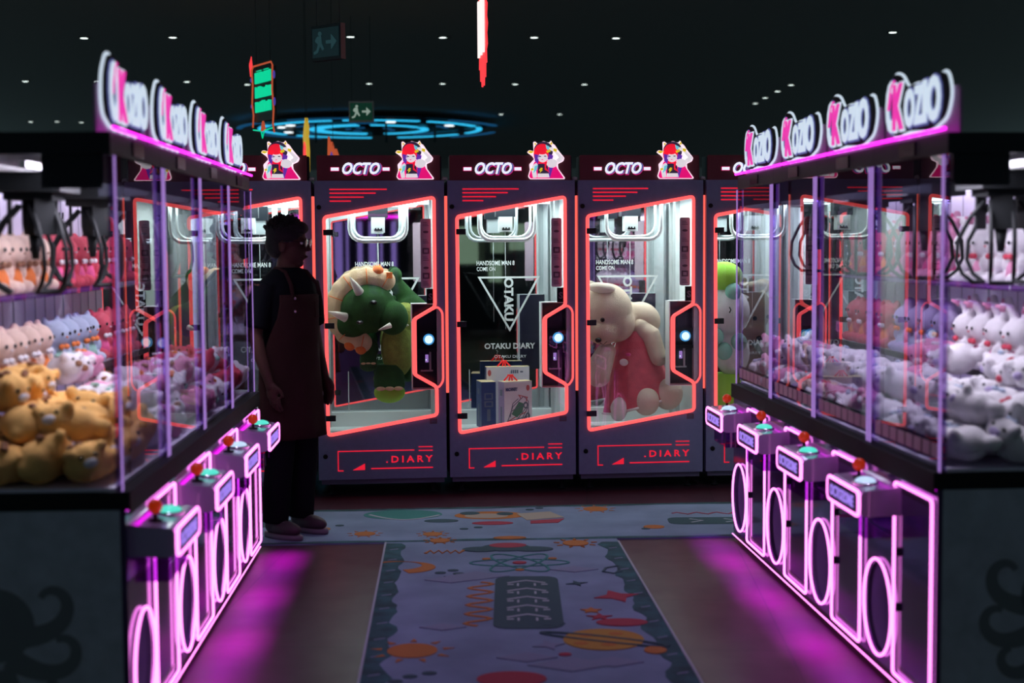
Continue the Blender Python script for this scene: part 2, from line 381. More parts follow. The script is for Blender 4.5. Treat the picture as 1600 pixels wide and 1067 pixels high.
blob(.365, 5.70, .165, .155, 'carpet_yellow')
for x, y in ((.30, 5.76), (.42, 5.78), (.38, 5.62), (.27, 5.64)): blob(x, y, .03, .022, 'carpet_orange', 1)
pr = []
for i in range(37): t = 2*PI*i/36; u, w = .27*math.cos(t), .05*math.sin(t); pr.append((.365+u*.93-w*.36, 5.70-u*.38+w*.93))
ribbon(cm, pr, .018, z1, z1+.0026, 'carpet_dark', XY)
starp(.47, 6.41, .11, 'carpet_red', 4, .45); blob(.46, 5.96, .11, .06, 'carpet_red'); starp(.37, 6.05, .06, 'carpet_red', 5, .4); starp(.34, 6.16, .05, 'carpet_orange', 5, .5)
starp(.30, 6.66, .055, 'carpet_dark', 4, .35); starp(.17, 5.93, .05, 'carpet_dark', 4, .4); starp(.14, 5.62, .07, 'carpet_pale', 4, .4)
for x, y, rx, ry in ((-.04, 7.47, .13, .09), (-.17, 7.43, .10, .06), (.10, 7.43, .11, .06)): blob(x, y, rx, ry, 'carpet_dark')
blob(-.03, 7.52, .10, .06, 'carpet_red', 1)
blob(-.01, 5.18, .13, .09, 'carpet_red')
sun(-.40, 7.66, .055); sun(.335, 7.57, .07); blob(-.02, 7.72, .09, .04, 'carpet_orange')
ribbon(cm, [(-.46+i*.022, 7.36+(.05 if i % 2 else -.02)) for i in range(10)], .016, z1, z1+.0012, 'carpet_orange', XY)
ribbon(cm, [(.52, 7.02), (.46, 6.98), (.44, 6.90), (.49, 6.86), (.53, 6.9)], .014, z1, z1+.0012, 'carpet_dark', XY)
blob(.56, 5.54, .045, .05, 'carpet_orange'); blob(.20, 5.49, .025, .02, 'carpet_red')
for x, y, r in ((-.30, 6.75, .13), (-.18, 6.82, .16), (.30, 6.95, .12), (.22, 5.35, .17), (.38, 5.38, .12), (-.30, 5.9, .1), (.05, 5.45, .12)):
    cm.prism([(x-r, y), (x, y-r*.5), (x+r, y), (x, y+r*.6)], z1, z1+.0004, 'carpet_pale')
tag(cm.obj('carpet_runner'), 'long pale printed carpet runner with planets and suns running down the middle of the aisle', 'carpet')
cm = CarpetMB(); yl = lambda x: 7.665+.051*x; yh = lambda x: 8.665+.072*x
cm.prism([(-6.5, yl(-6.5)), (6.5, yl(6.5)), (6.5, yh(6.5)), (-6.5, yh(-6.5))], .0, z1, 'carpet')
for f_, s_ in ((yl, 1), (yh, -1)):
    a = [(-6.5+i*.13, f_(-6.5+i*.13)) for i in range(101)]; b = [(x, y+s_*(.045+.01*math.sin(x*40))) for x, y in a]
    cm.prism(a+b[::-1], z1, z1+.0012, 'carpet_edge')
blob(-.66, 8.42, .235, .15, 'carpet_green'); ribbon(cm, [(-.86+.02*i, 8.42-.16*math.sin(i/22*PI)) for i in range(22)], .02, z1, z1+.0022, 'carpet_light', XY)
blob(-.14, 8.38, .21, .12, 'carpet_orange'); blob(-.16, 8.36, .13, .07, 'carpet_cream', 1); blob(-.26, 8.44, .06, .05, 'carpet_dark', 2); blob(-.05, 8.42, .05, .05, 'carpet_dark', 2)
cm.prism([(.02, 8.42), (.22, 8.48), (.30, 8.30), (.08, 8.22)], z1, z1+.0022, 'carpet_cream'); cm.prism([(.10, 8.20), (.30, 8.26), (.26, 8.14), (.10, 8.12)], z1, z1+.0022, 'carpet_red')
blob(-.42, 8.22, .10, .05, 'carpet_dark', 1); blob(-.12, 8.14, .12, .05, 'carpet_red', 1)
sun(.50, 8.56, .075); sun(-.83, 7.86, .06); sun(-.45, 7.84, .055)
for cx in (1.18, -1.45, 3.0, -3.4):
    cm.prism(rrect(cx-.28, 8.07, cx+.28, 8.27, .06), z1, z1+.0012, 'carpet_dark')
    for q in (-.15, .05): ribbon(cm, [(cx+q, 8.22), (cx+q+.07, 8.17), (cx+q, 8.12)], .015, z1+.0012, z1+.002, 'carpet_light', XY)
ribbon(cm, [(.95+i*.03, 8.40+.03*math.sin(i*1.6)) for i in range(14)], .014, z1, z1+.0012, 'carpet_red', XY)
for x, y in ((-.28, 7.98), (-.20, 8.02), (.1, 8.55), (.16, 8.60), (-1.0, 8.1), (.75, 7.95)): blob(x, y, .025, .02, 'carpet_dark')
for x in (-1.1, .8, 1.9, -2.2): blob(x, 8.0, .06, .05, 'carpet_orange')
tag(cm.obj('cross_carpet'), 'pale printed carpet strip with green planet lying crosswise before the back machines', 'carpet')

# ---------------------------------------------------------------- downlights and hanging signs
DL = [(-4.85, 16.4), (-3.84, 16.4), (-1.82, 16.45), (-.77, 16.55), (.28, 16.6), (1.23, 16.7), (4.36, 16.4), (-6.95, 20.6), (-5.95, 20.7), (-4.68, 20.8), (-3.88, 21.2), (-2.08, 21.2),
      (-1.0, 21.27), (.075, 21.4), (1.11, 21.5), (-.17, 26.3), (.91, 26.4), (4.256, 21.77), (4.22, 22.67), (4.2, 23.65), (4.2, 24.6), (-9.1, 27.2), (-8.6, 27.2), (-8.2, 27.4)]
rows = {16: 'first', 20: 'second', 21: 'second', 22: 'right-hand', 23: 'right-hand', 24: 'right-hand', 26: 'third', 27: 'left-hand far'}
dl0 = None; ORD = ['first', 'second', 'third', 'fourth', 'fifth', 'sixth', 'seventh', 'eighth', 'ninth', 'tenth']; cnt = {}
for x, y in DL:
    rw = 'right-hand' if x > 4.15 and y > 21.6 else rows[int(y)]
    cnt[rw] = cnt.get(rw, 0)+1
    lab = 'small round white ceiling downlight, %s from the left in the %s row' % (ORD[cnt[rw]-1], rw) if rw != 'right-hand' else 'small round white ceiling downlight, %s nearest of the four in the right-hand line' % ORD[cnt[rw]-1]
    if dl0 is None:
        dl0 = MB().lathe([(.062, 0), (.062, -.012), (.046, -.012), (.046, -.004)], (0, 0, 0), 'dark_cap').obj('downlight')
        MB().lathe([(.044, -.003), (.044, -.010)], (0, 0, 0), 'downlight').obj('lamp_disc', dl0)
        tag(dl0, lab, 'ceiling light', 'ceiling downlights'); dl0.location = (x, y, 4.0); continue
    dup(dl0, (x, y, 4.0), None, lab)

rg = thing('ceiling_ring_light', 'wide round ceiling light of cyan arcs far behind the back machines', 'ceiling light', (-2.7, 27.7, 3.86))
q = MB(); q.lathe([(.75, 0), (.75, .05)], (0, 0, 0), 'dark_cap', 40); q.lathe([(2.25, .04), (2.25, .08)], (0, 0, 0), 'dark_cap', 48); q.obj('backing_disc', rg)
def arc(r, a0, a1, w, m, nm='light_arc', zz_=-.01):
    mb = MB(); pts = [(r*math.cos(math.radians(a0+(a1-a0)*i/30)), r*math.sin(math.radians(a0+(a1-a0)*i/30))) for i in range(31)]
    ribbon(mb, pts, w, zz_-.02, zz_, m, XY); mb.obj(nm, rg)
for a in ((150, 212), (218, 256), (262, 300), (305, 342), (-8, 30), (40, 80), (95, 140)): arc(2.1, a[0], a[1], .10, 'cyan_ring')
arc(1.05, 100, 262, .26, 'cyan_ring'); arc(1.05, 275, 330, .10, 'cyan_ring'); arc(1.05, -20, 80, .14, 'cyan_ring')
for a in (20, 120, 190, 240, 310): arc(2.5, a, a+34, .10, 'cyan_dim'); arc(1.5, a+20, a+40, .08, 'cyan_dim'); arc(.45, a, a+20, .08, 'cyan_dim')
for a in (200, 215, 285, 330, 160): arc(1.75, a, a+5, .12, 'white_light')
for x in (-.9, .4, 1.3): MB().tube([(x, -1.2, -.35), (x, -1.2, .13)], .02, 'rod').obj('hanging_rod', rg)

def rods(root, xs, z0, zc, y=0):
    for x in xs: MB().tube([(x, y, z0), (x, y, zc)], .0022, 'rod').obj('hanging_rod', root)
# green sign, left
gs = thing('hanging_neon_sign', 'hanging framed sign of three glowing green text lines above left row', 'sign', (-2.06, 12, 2.60), math.radians(-58), 'hanging neon signs')
MB().box(-.20, 0, .06, .20, .03, .50, 'header_dark').obj('panel', gs)
q = MB()
for i, z in enumerate((.14, .26, .38)):
    x = -.17
    while x < .16:
        w = random.uniform(.022, .034); q.box(x, -.012, z, x+w, 0, z+random.uniform(.075, .095), 'sign_green'); x += w+.006
for z in (.475, .49): q.box(-.14, -.01, z-.008, -.03, 0, z-.003, 'sign_green'); q.box(.02, -.01, z-.008, .12, 0, z-.003, 'sign_green')
q.obj('green_lettering', gs)
q = MB(); q.tube([(-.23, -.01, .02), (-.21, -.01, .12), (-.235, -.01, .22), (-.215, -.01, .38), (-.235, -.01, .50), (-.19, -.01, .53), (.19, -.01, .53), (.22, -.01, .50), (.205, -.01, .3), (.23, -.01, .14), (.21, -.01, .02), (.235, -.01, -.05)], .008, 'sign_orange', False, 6)
q.tube([(-.22, -.01, .0), (-.05, -.01, -.02), (-.02, -.01, -.08), (.02, -.01, -.02), (.22, -.01, -.01)], .006, 'sign_green', False, 6)
q.tube([(-.24, -.01, .45), (-.25, -.01, .55), (-.235, -.01, .62)], [.012, .016, .003], 'sign_red', False, 6)
q.tube([(-.03, -.01, -.02), (0, -.01, .05), (.03, -.01, -.02)], .012, 'sign_orange', False, 6)
for z in (.2, .42): q.ell((.25, -.01, z), (.012, .01, .035), 'sign_purple'); q.ell((-.245, -.01, z-.0), (.01, .01, .02), 'sign_purple')
q.obj('neon_border', gs); rods(gs, (-.15, .15), .5, 1.4)
# red sign, centre top
rs = thing('hanging_red_sign', 'glowing red and white jagged sign hanging edge-on at top centre', 'sign', (-.175, 9, 2.60), math.radians(-83), 'hanging neon signs')
pts = []
for i in range(36):
    t = 2*PI*i/36; r = (1.0 if i % 2 == 0 else .82); pts.append((.26*r*math.cos(t), .36+.36*r*math.sin(t)))
MB().prism(pts, .0, .012, 'sign_red', XZ).obj('panel', rs)
q = MB()
for i in range(5):
    x = -.16+i*.07; q.box(x, -.012, .20+.02*(i % 2), x+.045, 0, .55-.03*(i % 2), 'sign_white')
q.obj('white_lettering', rs); rods(rs, (-.08, .08), .6, 1.4, .015)
# two figure signs beyond the machines
fs = thing('hanging_figure_sign', 'narrow yellow and red lit sign seen edge-on behind the machines', 'sign', (-2.01, 14, 2.33), math.radians(-74), 'hanging neon signs')
MB().prism([(-.13, 0), (.10, 0), (.13, .2), (.08, .34), (.12, .42), (.02, .53), (-.06, .46), (-.14, .36), (-.10, .2)], 0, .03, 'sign_yellow', XZ).obj('panel', fs)
MB().prism([(-.07, .05), (.06, .05), (.07, .25), (.0, .30), (-.05, .22)], -.012, 0, 'sign_red', XZ).obj('red_print', fs); rods(fs, (-.05, .05), .4, 1.67, .015)
fs = thing('hanging_figure_sign', 'small orange flame-edged sign with purple centre behind the machines', 'sign', (-1.745, 14, 2.36), math.radians(-30), 'hanging neon signs')
MB().prism([(-.055, 0), (.055, 0), (.06, .14), (.035, .20), (.02, .15), (-.01, .27), (-.03, .24), (-.05, .32), (-.06, .12)], 0, .03, 'sign_orange', XZ).obj('panel', fs)
MB().prism([(-.035, .01), (.03, .01), (.02, .11), (-.005, .17), (-.03, .1)], -.012, 0, 'sign_purple', XZ).obj('purple_print', fs); rods(fs, (0,), .2, 1.64, .015)
def exit_sign(loc, rz, lab, gm, wm, name='exit_sign'):
    e = thing(name, lab, 'sign', loc, rz, 'exit signs')
    MB().box(-.13, 0, 0, .13, .04, .22, 'alu' if gm == 'exit_green' else 'rod').obj('housing', e)
    MB().box(-.115, -.006, .02, .115, 0, .20, gm).obj('face', e)
    q = MB(); d0, d1 = -.012, -.006
    q.prism([(.01, .10), (.055, .10), (.055, .065), (.10, .11), (.055, .155), (.055, .12), (.01, .12)], d0, d1, wm, XZ)
    q.prism(ellp(-.045, .165, .014, .014, 12), d0, d1, wm, XZ)
    q.prism([(-.065, .15), (-.035, .15), (-.03, .105), (-.01, .07), (-.02, .06), (-.045, .09), (-.065, .05), (-.095, .04), (-.1, .055), (-.075, .065), (-.06, .10), (-.085, .12), (-.08, .135)], d0, d1, wm, XZ)
    q.obj('running_man_and_arrow', e); rods(e, (-.1, .1), .22, 4.0-loc[2], .02)
exit_sign((-1.56, 15, 2.90), 0, 'green exit sign with running man and white arrow before the cyan ring', 'exit_green', 'exit_white')
exit_sign((-1.15, 9, 2.775), math.radians(-38), 'dim unlit hanging exit sign box near the top, above the second header', 'exit_dim', 'exit_mark')

# ================================================================ back machines (tall red-lit prize cabinets)
WIN = [(-.353, 1.797), (.346, 1.92), (.346, 1.219), (.206, 1.138), (.206, .787), (.352, .703), (.352, .52), (-.347, .40)]
HEX = [(.226, 1.140), (.362, 1.213), (.386, 1.180), (.386, .742), (.362, .703), (.226, .782)]
def make_back():
    t = thing('prize_machine', '', 'arcade machine')
    body = MB()
    body.prism([(-.412, .11), (.412, .11), (.412, 2.028), (-.412, 2.028)], 0, .02, 'back_body', XZ, holes=[rpoly(WIN, .02), rpoly(HEX, .02)])
    body.prism([(-.41, .12), (.41, .12), (.41, 2.02), (-.41, 2.02)], .0205, .03, 'white_panel', XZ, holes=[rpoly(WIN, .02), rpoly(HEX, .02)])
    body.obj('front_door', t)
    q = MB(); q.box(-.412, .031, .11, -.395, .85, 2.028, 'back_body'); q.box(.395, .031, .11, .412, .85, 2.028, 'back_body'); q.box(-.412, .832, .11, .412, .85, 2.028, 'back_body')
    q.box(-.395, .031, 1.985, .395, .832, 2.028, 'back_body'); q.box(-.395, .031, .11, .395, .832, .30, 'back_body'); q.obj('cabinet', t)
    MB().box(-.395, .03, .075, .397, .82, .11, 'back_kick').obj('kick_panel', t)
    for x in (-.33, .33):
        for y in (.10, .74): MB().lathe([(.022, 0), (.028, .01), (.014, .02), (.014, .075)], (x, y, 0), 'black', 12).obj('foot', t)
    # interior
    q = MB()
    for s_ in (-1, 1):
        a, b = (-.395, -.389) if s_ < 0 else (.389, .395); q.box(a, .031, .30, b, .80, 1.985, 'white_panel')
        for y0, w, dd in ((.035, .05, .03), (.09, .012, .02), (.60, .10, .03), (.72, .03, .045), (.76, .03, .03)):
            x0, x1 = (-.389, -.389+dd) if s_ < 0 else (.389-dd, .389); q.box(x0, y0, .30, x1, y0+w, 1.985, 'alu')
    q.obj('interior_wall', t)
    q = MB(); q.box(-.389, .031, .30, .389, .80, .36, 'white_panel'); q.box(-.36, .30, .36, .36, .34, .372, 'alu'); q.box(-.36, .45, .36, .36, .47, .368, 'alu'); q.box(-.389, .74, .36, .389, .79, .46, 'white_panel'); q.obj('interior_floor', t)
    MB().box(-.389, .80, .36, .389, .806, 1.985, 'mirror').obj('mirror_back', t)
    q = MB(); q.box(-.37, .73, 1.90, .37, .77, 1.93, 'led_bar'); q.box(-.375, .06, 1.955, .375, .085, 1.975, 'led_bar'); q.obj('light_bar', t)
    q = MB(); q.box(-.37, .70, 1.94, .37, .79, 1.97, 'alu'); q.box(-.06, .05, 1.93, -.03, .78, 1.95, 'alu'); q.box(.06, .05, 1.93, .075, .78, 1.95, 'alu'); q.obj('gantry_rail', t)
    q = MB(); q.box(-.055, .29, 1.70, .035, .38, 1.80, 'alu'); q.box(-.075, .30, 1.80, .055, .40, 1.93, 'dark_cap'); q.box(-.035, .285, 1.712, .018, .29, 1.722, 'gloss_black')
    for dx in (-.03, -.012, .008): q.box(dx, .285, 1.722, dx+.008, .29, 1.73, 'gloss_black')
    q.obj('claw_carriage', t)
    q = MB()
    for y, w, zb in ((.20, .185, 1.645), (.30, .165, 1.665)):
        pts = [(-w, 1.95), (-w, zb+.11)]+[(-w+.08-.08*math.cos(math.radians(a)), zb+.08-.08*math.sin(math.radians(a))) for a in (0, 22, 45, 67, 90)][0:]+[(w-.08+.08*math.sin(math.radians(a)), zb+.08-.08*math.cos(math.radians(a))) for a in (0, 22, 45, 67, 90)]+[(w, zb+.11), (w, 1.95)]
        q.tube([(x-.01, y, z) for x, z in pts], .013 if y < .25 else .009, 'alu')
    q.obj('swing_bar', t)
    MB().tube([(-.01, .34, 1.70), (-.01, .34, 1.05)], .0016, 'alu', n=5).obj('hanging_string', t)
    # glass and print on it
    MB().prism(rpoly([(x*.985, (z-1.15)*.99+1.15) for x, z in [(-.375, 1.82), (.375, 1.945), (.375, .50), (-.372, .38)]], .02), .012, .016, 'glass_octo', XZ).obj('window_glass', t)
    q = MB(); F = lambda x, z, y=.7985: TM(x, y, z, FRONT); A, B = .7975, .7995
    q.text('HANDSOME MAN 8', 'decal', .04, F(-.168, 1.471), .0008, .0004, fitw=.266, fith=.032)
    q.text('COME ON', 'decal', .04, F(-.168, 1.431), .0008, .0004, fitw=.131, fith=.029)
    q.prism([(-.163, 1.392), (.278, 1.392), (.062, 1.003)], A, B, 'decal', XZ, holes=[[(-.140, 1.379), (.255, 1.379), (.062, 1.030)]])
    q.text('OTAKU', 'decal', .08, TM(.0235, .7985, 1.384, FRONT) @ Matrix.Rotation(-PI/2, 4, 'Z'), .0008, .003, fitw=.305, fith=.066)
    q.text('OTAKU DIARY', 'decal', .05, F(-.118, .882), .0008, .0014, fitw=.360, fith=.041)
    q.text('OTAKU DIARY', 'decal', .03, F(-.050, .818), .0008, .0002, fitw=.229, fith=.020)
    q.prism([(-.229, .74), (-.229, .447), (-.10, .447), (-.10, .453), (-.223, .453), (-.223, .74)], A, B, 'decal', XZ)
    q.text('COME ON - COME ON', 'decal', .03, F(-.057, .441), .0008, .0002, fitw=.34, fith=.018)
    q.obj('mirror_lettering', t)
    q = MB(); q.prism(rrect(.258, 1.34, .326, 1.785, .012), .006, .011, 'sticker', XZ)
    for i, z in enumerate((1.37, 1.42, 1.47, 1.53, 1.58, 1.64, 1.70, 1.75)):
        if i in (1, 4): q.prism([(.27, z-.02), (.314, z-.02), (.314, z+.018), (.27, z+.018)], .003, .006, 'sticker_ink', XZ, holes=[[(.28, z-.012), (.304, z-.012), (.304, z+.008), (.28, z+.008)]])
        elif i in (2, 6): q.prism(ellp(.292, z, .018, .008, 16), .003, .006, 'sticker_ink', XZ)
        else:
            for k in range(3): q.box(.272, .003, z-.012+k*.01, .312-.006*k, .006, z-.009+k*.01, 'sticker_ink')
    q.obj('instruction_sticker', t)
    q = MB(); q.box(.293, -.006, 1.24, .341, .008, 1.335, 'gloss_black'); q.text('S', 'sticker_ink', .05, TM(.304, -.007, 1.262, FRONT), .001, .002, fitw=.026, fith=.045); q.obj('size_plate', t)
    # neon
    q = MB(); pl = rpoly(WIN, .022); q.tube([(x, -.006, z) for x, z in pl], .0115, 'neon_red', True); q.obj('window_neon', t)
    q = MB(); pl = rpoly([(.219, 1.143), (.362, 1.221), (.394, 1.184), (.394, .738), (.362, .694), (.219, .779)], .02); q.tube([(x, -.005, z) for x, z in pl], .007, 'neon_red', True); q.obj('control_neon', t)
    q = MB(); q.tube([(-.4225, .03, .66), (-.4225, .03, 1.93)], .0095, 'gap_red'); q.obj('side_neon', t)
    # control recess
    q = MB(); q.box(.20, .15, .68, .389, .156, 1.24, 'coin_panel'); q.box(.194, .031, .68, .20, .156, 1.24, 'white_panel'); q.box(.20, .031, 1.235, .389, .15, 1.24, 'white_panel'); q.box(.20, .031, .68, .389, .15, .685, 'white_panel')
    q.box(.20, .06, .94, .389, .15, 1.06, 'gloss_black'); q.box(.20, .05, .925, .389, .06, .945, 'dark_cap'); cb = q.obj('control_box', t)
    q = MB(); q.box(.268, .135, .80, .280, .150, .93, 'coin_panel'); q.box(.312, .135, .80, .324, .15, .93, 'alu'); q.box(.255, .14, .79, .335, .15, .80, 'alu'); q.box(.286, .142, .85, .306, .15, .90, 'post_edge'); q.box(.288, .139, .862, .294, .143, .870, 'btn_light'); q.obj('coin_slot', t)
    q = MB(); q.lathe([(.036, .06), (.036, .048), (.030, .042)], (.306, 0, 1.006), 'btn_ring', 24, axis='Y'); q.ell((.306, .044, 1.006), (.027, .014, .027), 'btn_light'); q.obj('push_button', t)
    for z in (1.70, 1.105, .51): MB().box(-.360, -.018, z-.018, -.298, .004, z+.018, 'clip').obj('hinge_clip', t)
    # printed lines and writing
    q = MB(); A, B = -.0035, .0
    for z, x1 in ((1.973, .047), (1.949, -.024), (1.924, -.100), (1.899, -.182)): q.box(-.316, A, z-.004, x1, B, z+.004, 'line_red')
    q.obj('red_stripes', t); q = MB()
    for z in (.314, .290): q.box(.23, A, z-.003, .322, B, z+.003, 'line_red')
    q.box(-.29, A, .291, .203, B, .297, 'line_red'); q.box(-.29, A, .165, -.284, B, .297, 'line_red'); q.box(-.29, A, .165, -.254, B, .171, 'line_red'); q.box(-.077, A, .175, .322, B, .182, 'line_red')
    q.prism([(-.195, .170), (-.116, .172), (-.116, .213)], A, B, 'line_red', XZ)
    q.text('.DIARY', 'line_red', .06, TM(.02, -.0015, .214, FRONT), .0015, .0014, 1.5, fitw=.302, fith=.044)
    q.obj('red_lettering', t)
    for x, z in ((-.385, 1.86), (-.368, .262)): MB().lathe([(.015, 0), (.015, -.006), (.011, -.008)], (x, 0, z), 'black', 16, axis='Y').obj('lock', t)
    q = MB(); q.box(.305, -.002, .462, .352, 0, .496, 'sticker_ink'); q.box(.313, -.003, .470, .344, -.002, .488, 'back_kick'); q.obj('warning_label', t)
    MB().tube([(.405, .06, 2.03), (.415, .05, 2.045), (.43, .045, 2.042), (.436, .045, 2.03)], [.010, .012, .010, .004], 'white_panel', n=8).obj('corner_bracket', t)
    # header
    q = MB(); q.box(-.395, .02, 2.028, .388, .06, 2.19, 'header_red'); q.box(-.395, .06, 2.028, .40, .20, 2.185, 'header_dark'); hd = q.obj('header_panel', t)
    q = MB(); T0 = lambda dx, dz, y: TM(-.235+dx, y, 2.068+dz, FRONT)
    q.text('OCTO', 'octo_glow', .12, T0(.003, -.008, .016), .003, .010, 1.0, .32, fitw=.252, fith=.084)
    q.text('OCTO', 'octo_blue', .12, T0(.006, -.003, .010), .004, .006, 1.0, .32, fitw=.246, fith=.078)
    q.text('OCTO', 'octo_white', .12, T0(0, 0, .004), .003, .004, 1.0, .32, fitw=.240, fith=.076)
    for a, b in ((-.306, -.256), (.022, .066)): q.box(a, .012, 2.092, b, .02, 2.112, 'octo_white'); q.box(a-.003, .015, 2.089, b+.003, .0195, 2.115, 'octo_glow')
    q.obj('lit_lettering', hd)
    # backlit figure cut-out
    fg = MB()
    def P(*uv): return [((810+u/13.33-798.8)*.00416, 1.62-(210+v/13.33-380.3)*.00414-.006) for u, v in zip(uv[::2], uv[1::2])]
    def L(pts, m, k): fg.prism(pts, .0-.004*k, .012-.004*k, m, XZ)
    def C(u, v, ru, rv, m, k, n=20): (x, z), = P(u, v); fg.prism(ellp(x, z, ru*.000312, rv*.000311, n), -.004*k, .012-.004*k, m, XZ)
    L(rpoly(P(200, 860, 240, 720, 225, 610, 330, 500, 290, 440, 180, 360, 230, 315, 320, 340, 310, 150, 345, 135, 400, 185, 520, 130, 640, 165, 680, 115, 720, 190, 755, 205, 830, 320, 960, 480, 930, 550, 820, 600, 830, 700, 970, 890, 960, 915, 240, 915), .006, 2), 'fig_outline', 0)
    L(rpoly(P(216, 850, 262, 720, 330, 560, 420, 520, 640, 520, 760, 560, 800, 690, 935, 888, 930, 900, 250, 900), .006, 2), 'fig_pink', 1)
    L(P(640, 640, 720, 660, 650, 885, 600, 885), 'fig_violet', 2)
    C(520, 330, 200, 190, 'fig_dark', 1); C(470, 400, 155, 200, 'fig_red', 2); L(P(325, 400, 440, 420, 400, 600, 340, 540), 'fig_violet', 3); L(P(600, 380, 720, 430, 690, 560, 600, 500), 'fig_violet', 2)
    C(500, 470, 105, 100, 'fig_skin', 3); C(490, 300, 140, 110, 'fig_red', 4); L(P(370, 330, 450, 330, 420, 420, 390, 410), 'fig_red', 4); L(P(520, 330, 640, 330, 600, 420, 560, 390), 'fig_red', 4)
    L(P(560, 210, 640, 250, 620, 320, 580, 300), 'fig_cyan', 5); C(445, 450, 24, 10, 'fig_dark', 4, 8); C(550, 445, 28, 10, 'fig_dark', 4, 8); C(490, 515, 22, 8, 'fig_pink', 4, 8)
    L(P(330, 170, 340, 220, 375, 190), 'fig_yellow', 4); L(P(650, 190, 690, 145, 700, 210), 'fig_yellow', 4); L(P(190, 360, 240, 330, 330, 350, 260, 385), 'fig_yellow', 4); L(P(570, 340, 650, 300, 660, 350, 590, 380), 'fig_yellow', 6)
    L(rpoly(P(620, 270, 700, 250, 800, 340, 940, 480, 880, 560, 800, 590, 770, 520, 840, 470, 740, 360, 650, 310), .006, 2), 'fig_skin', 3); L(P(730, 280, 800, 300, 780, 360, 720, 330), 'fig_yellow', 4)
    C(690, 590, 115, 90, 'fig_skin', 4); L(rpoly(P(400, 600, 600, 600, 620, 800, 400, 800), .004, 2), 'fig_dark', 3); L(P(400, 800, 620, 800, 640, 880, 390, 880), 'fig_skin', 3)
    L(P(460, 680, 500, 690, 475, 725, 500, 725, 435, 790, 450, 740, 420, 738), 'fig_yellow', 5); L(P(540, 560, 590, 560, 560, 680, 640, 780, 540, 720), 'fig_red', 5)
    L(rpoly(P(280, 640, 370, 580, 400, 640, 360, 740, 380, 880, 300, 890, 270, 740), .004, 2), 'fig_skin', 4); L(P(330, 650, 400, 620, 380, 720, 300, 800), 'fig_cyan', 5); L(P(250, 700, 300, 690, 310, 730, 260, 740), 'fig_yellow', 5)
    fg.obj('figure_cutout', hd)
    return t
back0 = make_back()
TH = math.atan(.1); backs = []
BL = {-2: 'tall red-lit prize machine behind the left row, mostly hidden by its glass', -1: 'tall red-lit prize machine directly behind the person in the apron',
      0: 'tall red-lit prize machine holding the green horned dinosaur plush', 1: 'tall red-lit prize machine holding the stacked toy boxes, middle of the back row',
      2: 'tall red-lit prize machine holding the big bear in a pink dress', 3: 'tall red-lit prize machine with a pale round plush, beside the right row\'s far end',
      4: 'tall red-lit prize machine seen only through the glass of the right row'}
def backW(i, x, y, z=0):
    c, s_ = math.cos(TH), math.sin(TH); lx = .846*(i-1)+.003+x; return (lx*c-y*s_, 9.2+lx*s_+y*c, z)
for i in range(-2, 5):
    o = back0 if i == 1 else dup(back0)
    o.location = backW(i, 0, 0); o.rotation_euler = (0, 0, TH); o['label'] = BL[i]; o['group'] = 'tall red-lit prize machines along the back'
    area('machine_light', backW(i, 0, .38, 1.90), .55, 12 if i != 1 else 11, (.78, 1, .98), (0, 0, TH), .5)

# ---------------------------------------------------------------- big prizes
def bt(i, x, y, z, name, lab, cat): return thing(name, lab, cat, backW(i, x, y, z), TH)
# green dinosaur (machine 0).  origin at the lowest point, local x right, z up
d = bt(0, .0, .34, .42, 'dinosaur_plush', 'big green horned dinosaur plush hanging head-down with cream frill in left full machine', 'plush toy')
def dz(px, py): return ((px-594)*.0043, 1.62-(py-380)*.0043-.42)
q = MB()
x, z = dz(575, 478); q.ell((x, -.02, z), (.19, .16, .165), 'dino_green'); x, z = dz(612, 492); q.ell((x, -.07, z), (.105, .12, .115), 'dino_green'); x, z = dz(548, 500); q.ell((x, 0, z), (.12, .12, .12), 'dino_green')
mobj('head', fuse(q, 'head', .010), d)
q = MB()                                    # frill: a scalloped thick arc round the head
cx, cz = dz(576, 480); segs = []
for i in range(13):
    a = math.radians(60+i*(258-60)/12); R = .225; segs.append((cx+R*math.cos(a), cz+R*.98*math.sin(a), a))
for i, (x, z, a) in enumerate(segs): q.ell((x, -.03, z), (.068, .040, .066), 'dino_cream', rot=(0, -a, 0))
q.tube([(x, -.03, z) for x, z, a in segs], .05, 'dino_cream')
fr = mobj('frill', fuse(q, 'frill', .008, 1), d)
q = MB()
for i in (0, 2, 4, 6, 8, 10, 12):
    x, z, a = segs[i]; q.tube([(x+math.cos(a)*r, -.086+abs(r)*.35, z+math.sin(a)*r) for r in (-.045, .0, .055)], .003, 'dino_orange', n=5)
q.obj('frill_seam', d)
q = MB()
for i in (1, 11, 12):
    x, z, a = segs[i]; q.ell((x+.045*math.cos(a), -.035, z+.045*math.sin(a)), (.036, .04, .038), 'dino_orange', rot=(0, -a, 0))
x, z = dz(608, 427); q.box(x-.02, -.075, z-.02, x+.02, -.02, z+.02, 'dino_orange'); q.obj('frill_tip', d)
for (p0, p1) in (((562, 452), (548, 428)), ((540, 490), (515, 480)), ((608, 502), (590, 509))):
    q = MB(); a = dz(*p0); b = dz(*p1); k = 1 if p0[0] < 600 else .6
    q.tube([(a[0], -.14 if k == 1 else -.19, a[1]), ((a[0]+b[0])/2, -.18 if k == 1 else -.21, (a[1]+b[1])/2), (b[0], -.19 if k == 1 else -.20, b[1])], [.032*k, .021*k, .003], 'horn', n=12); q.obj('horn', d)
for p in ((583, 467), (562, 497)):
    x, z = dz(*p); q = MB(); q.ell((x, -.176, z), (.024, .016, .015), 'eye'); q.ell((x, -.192, z+.003), (.007, .003, .004), 'eye_white'); q.obj('eye', d)
q = MB()
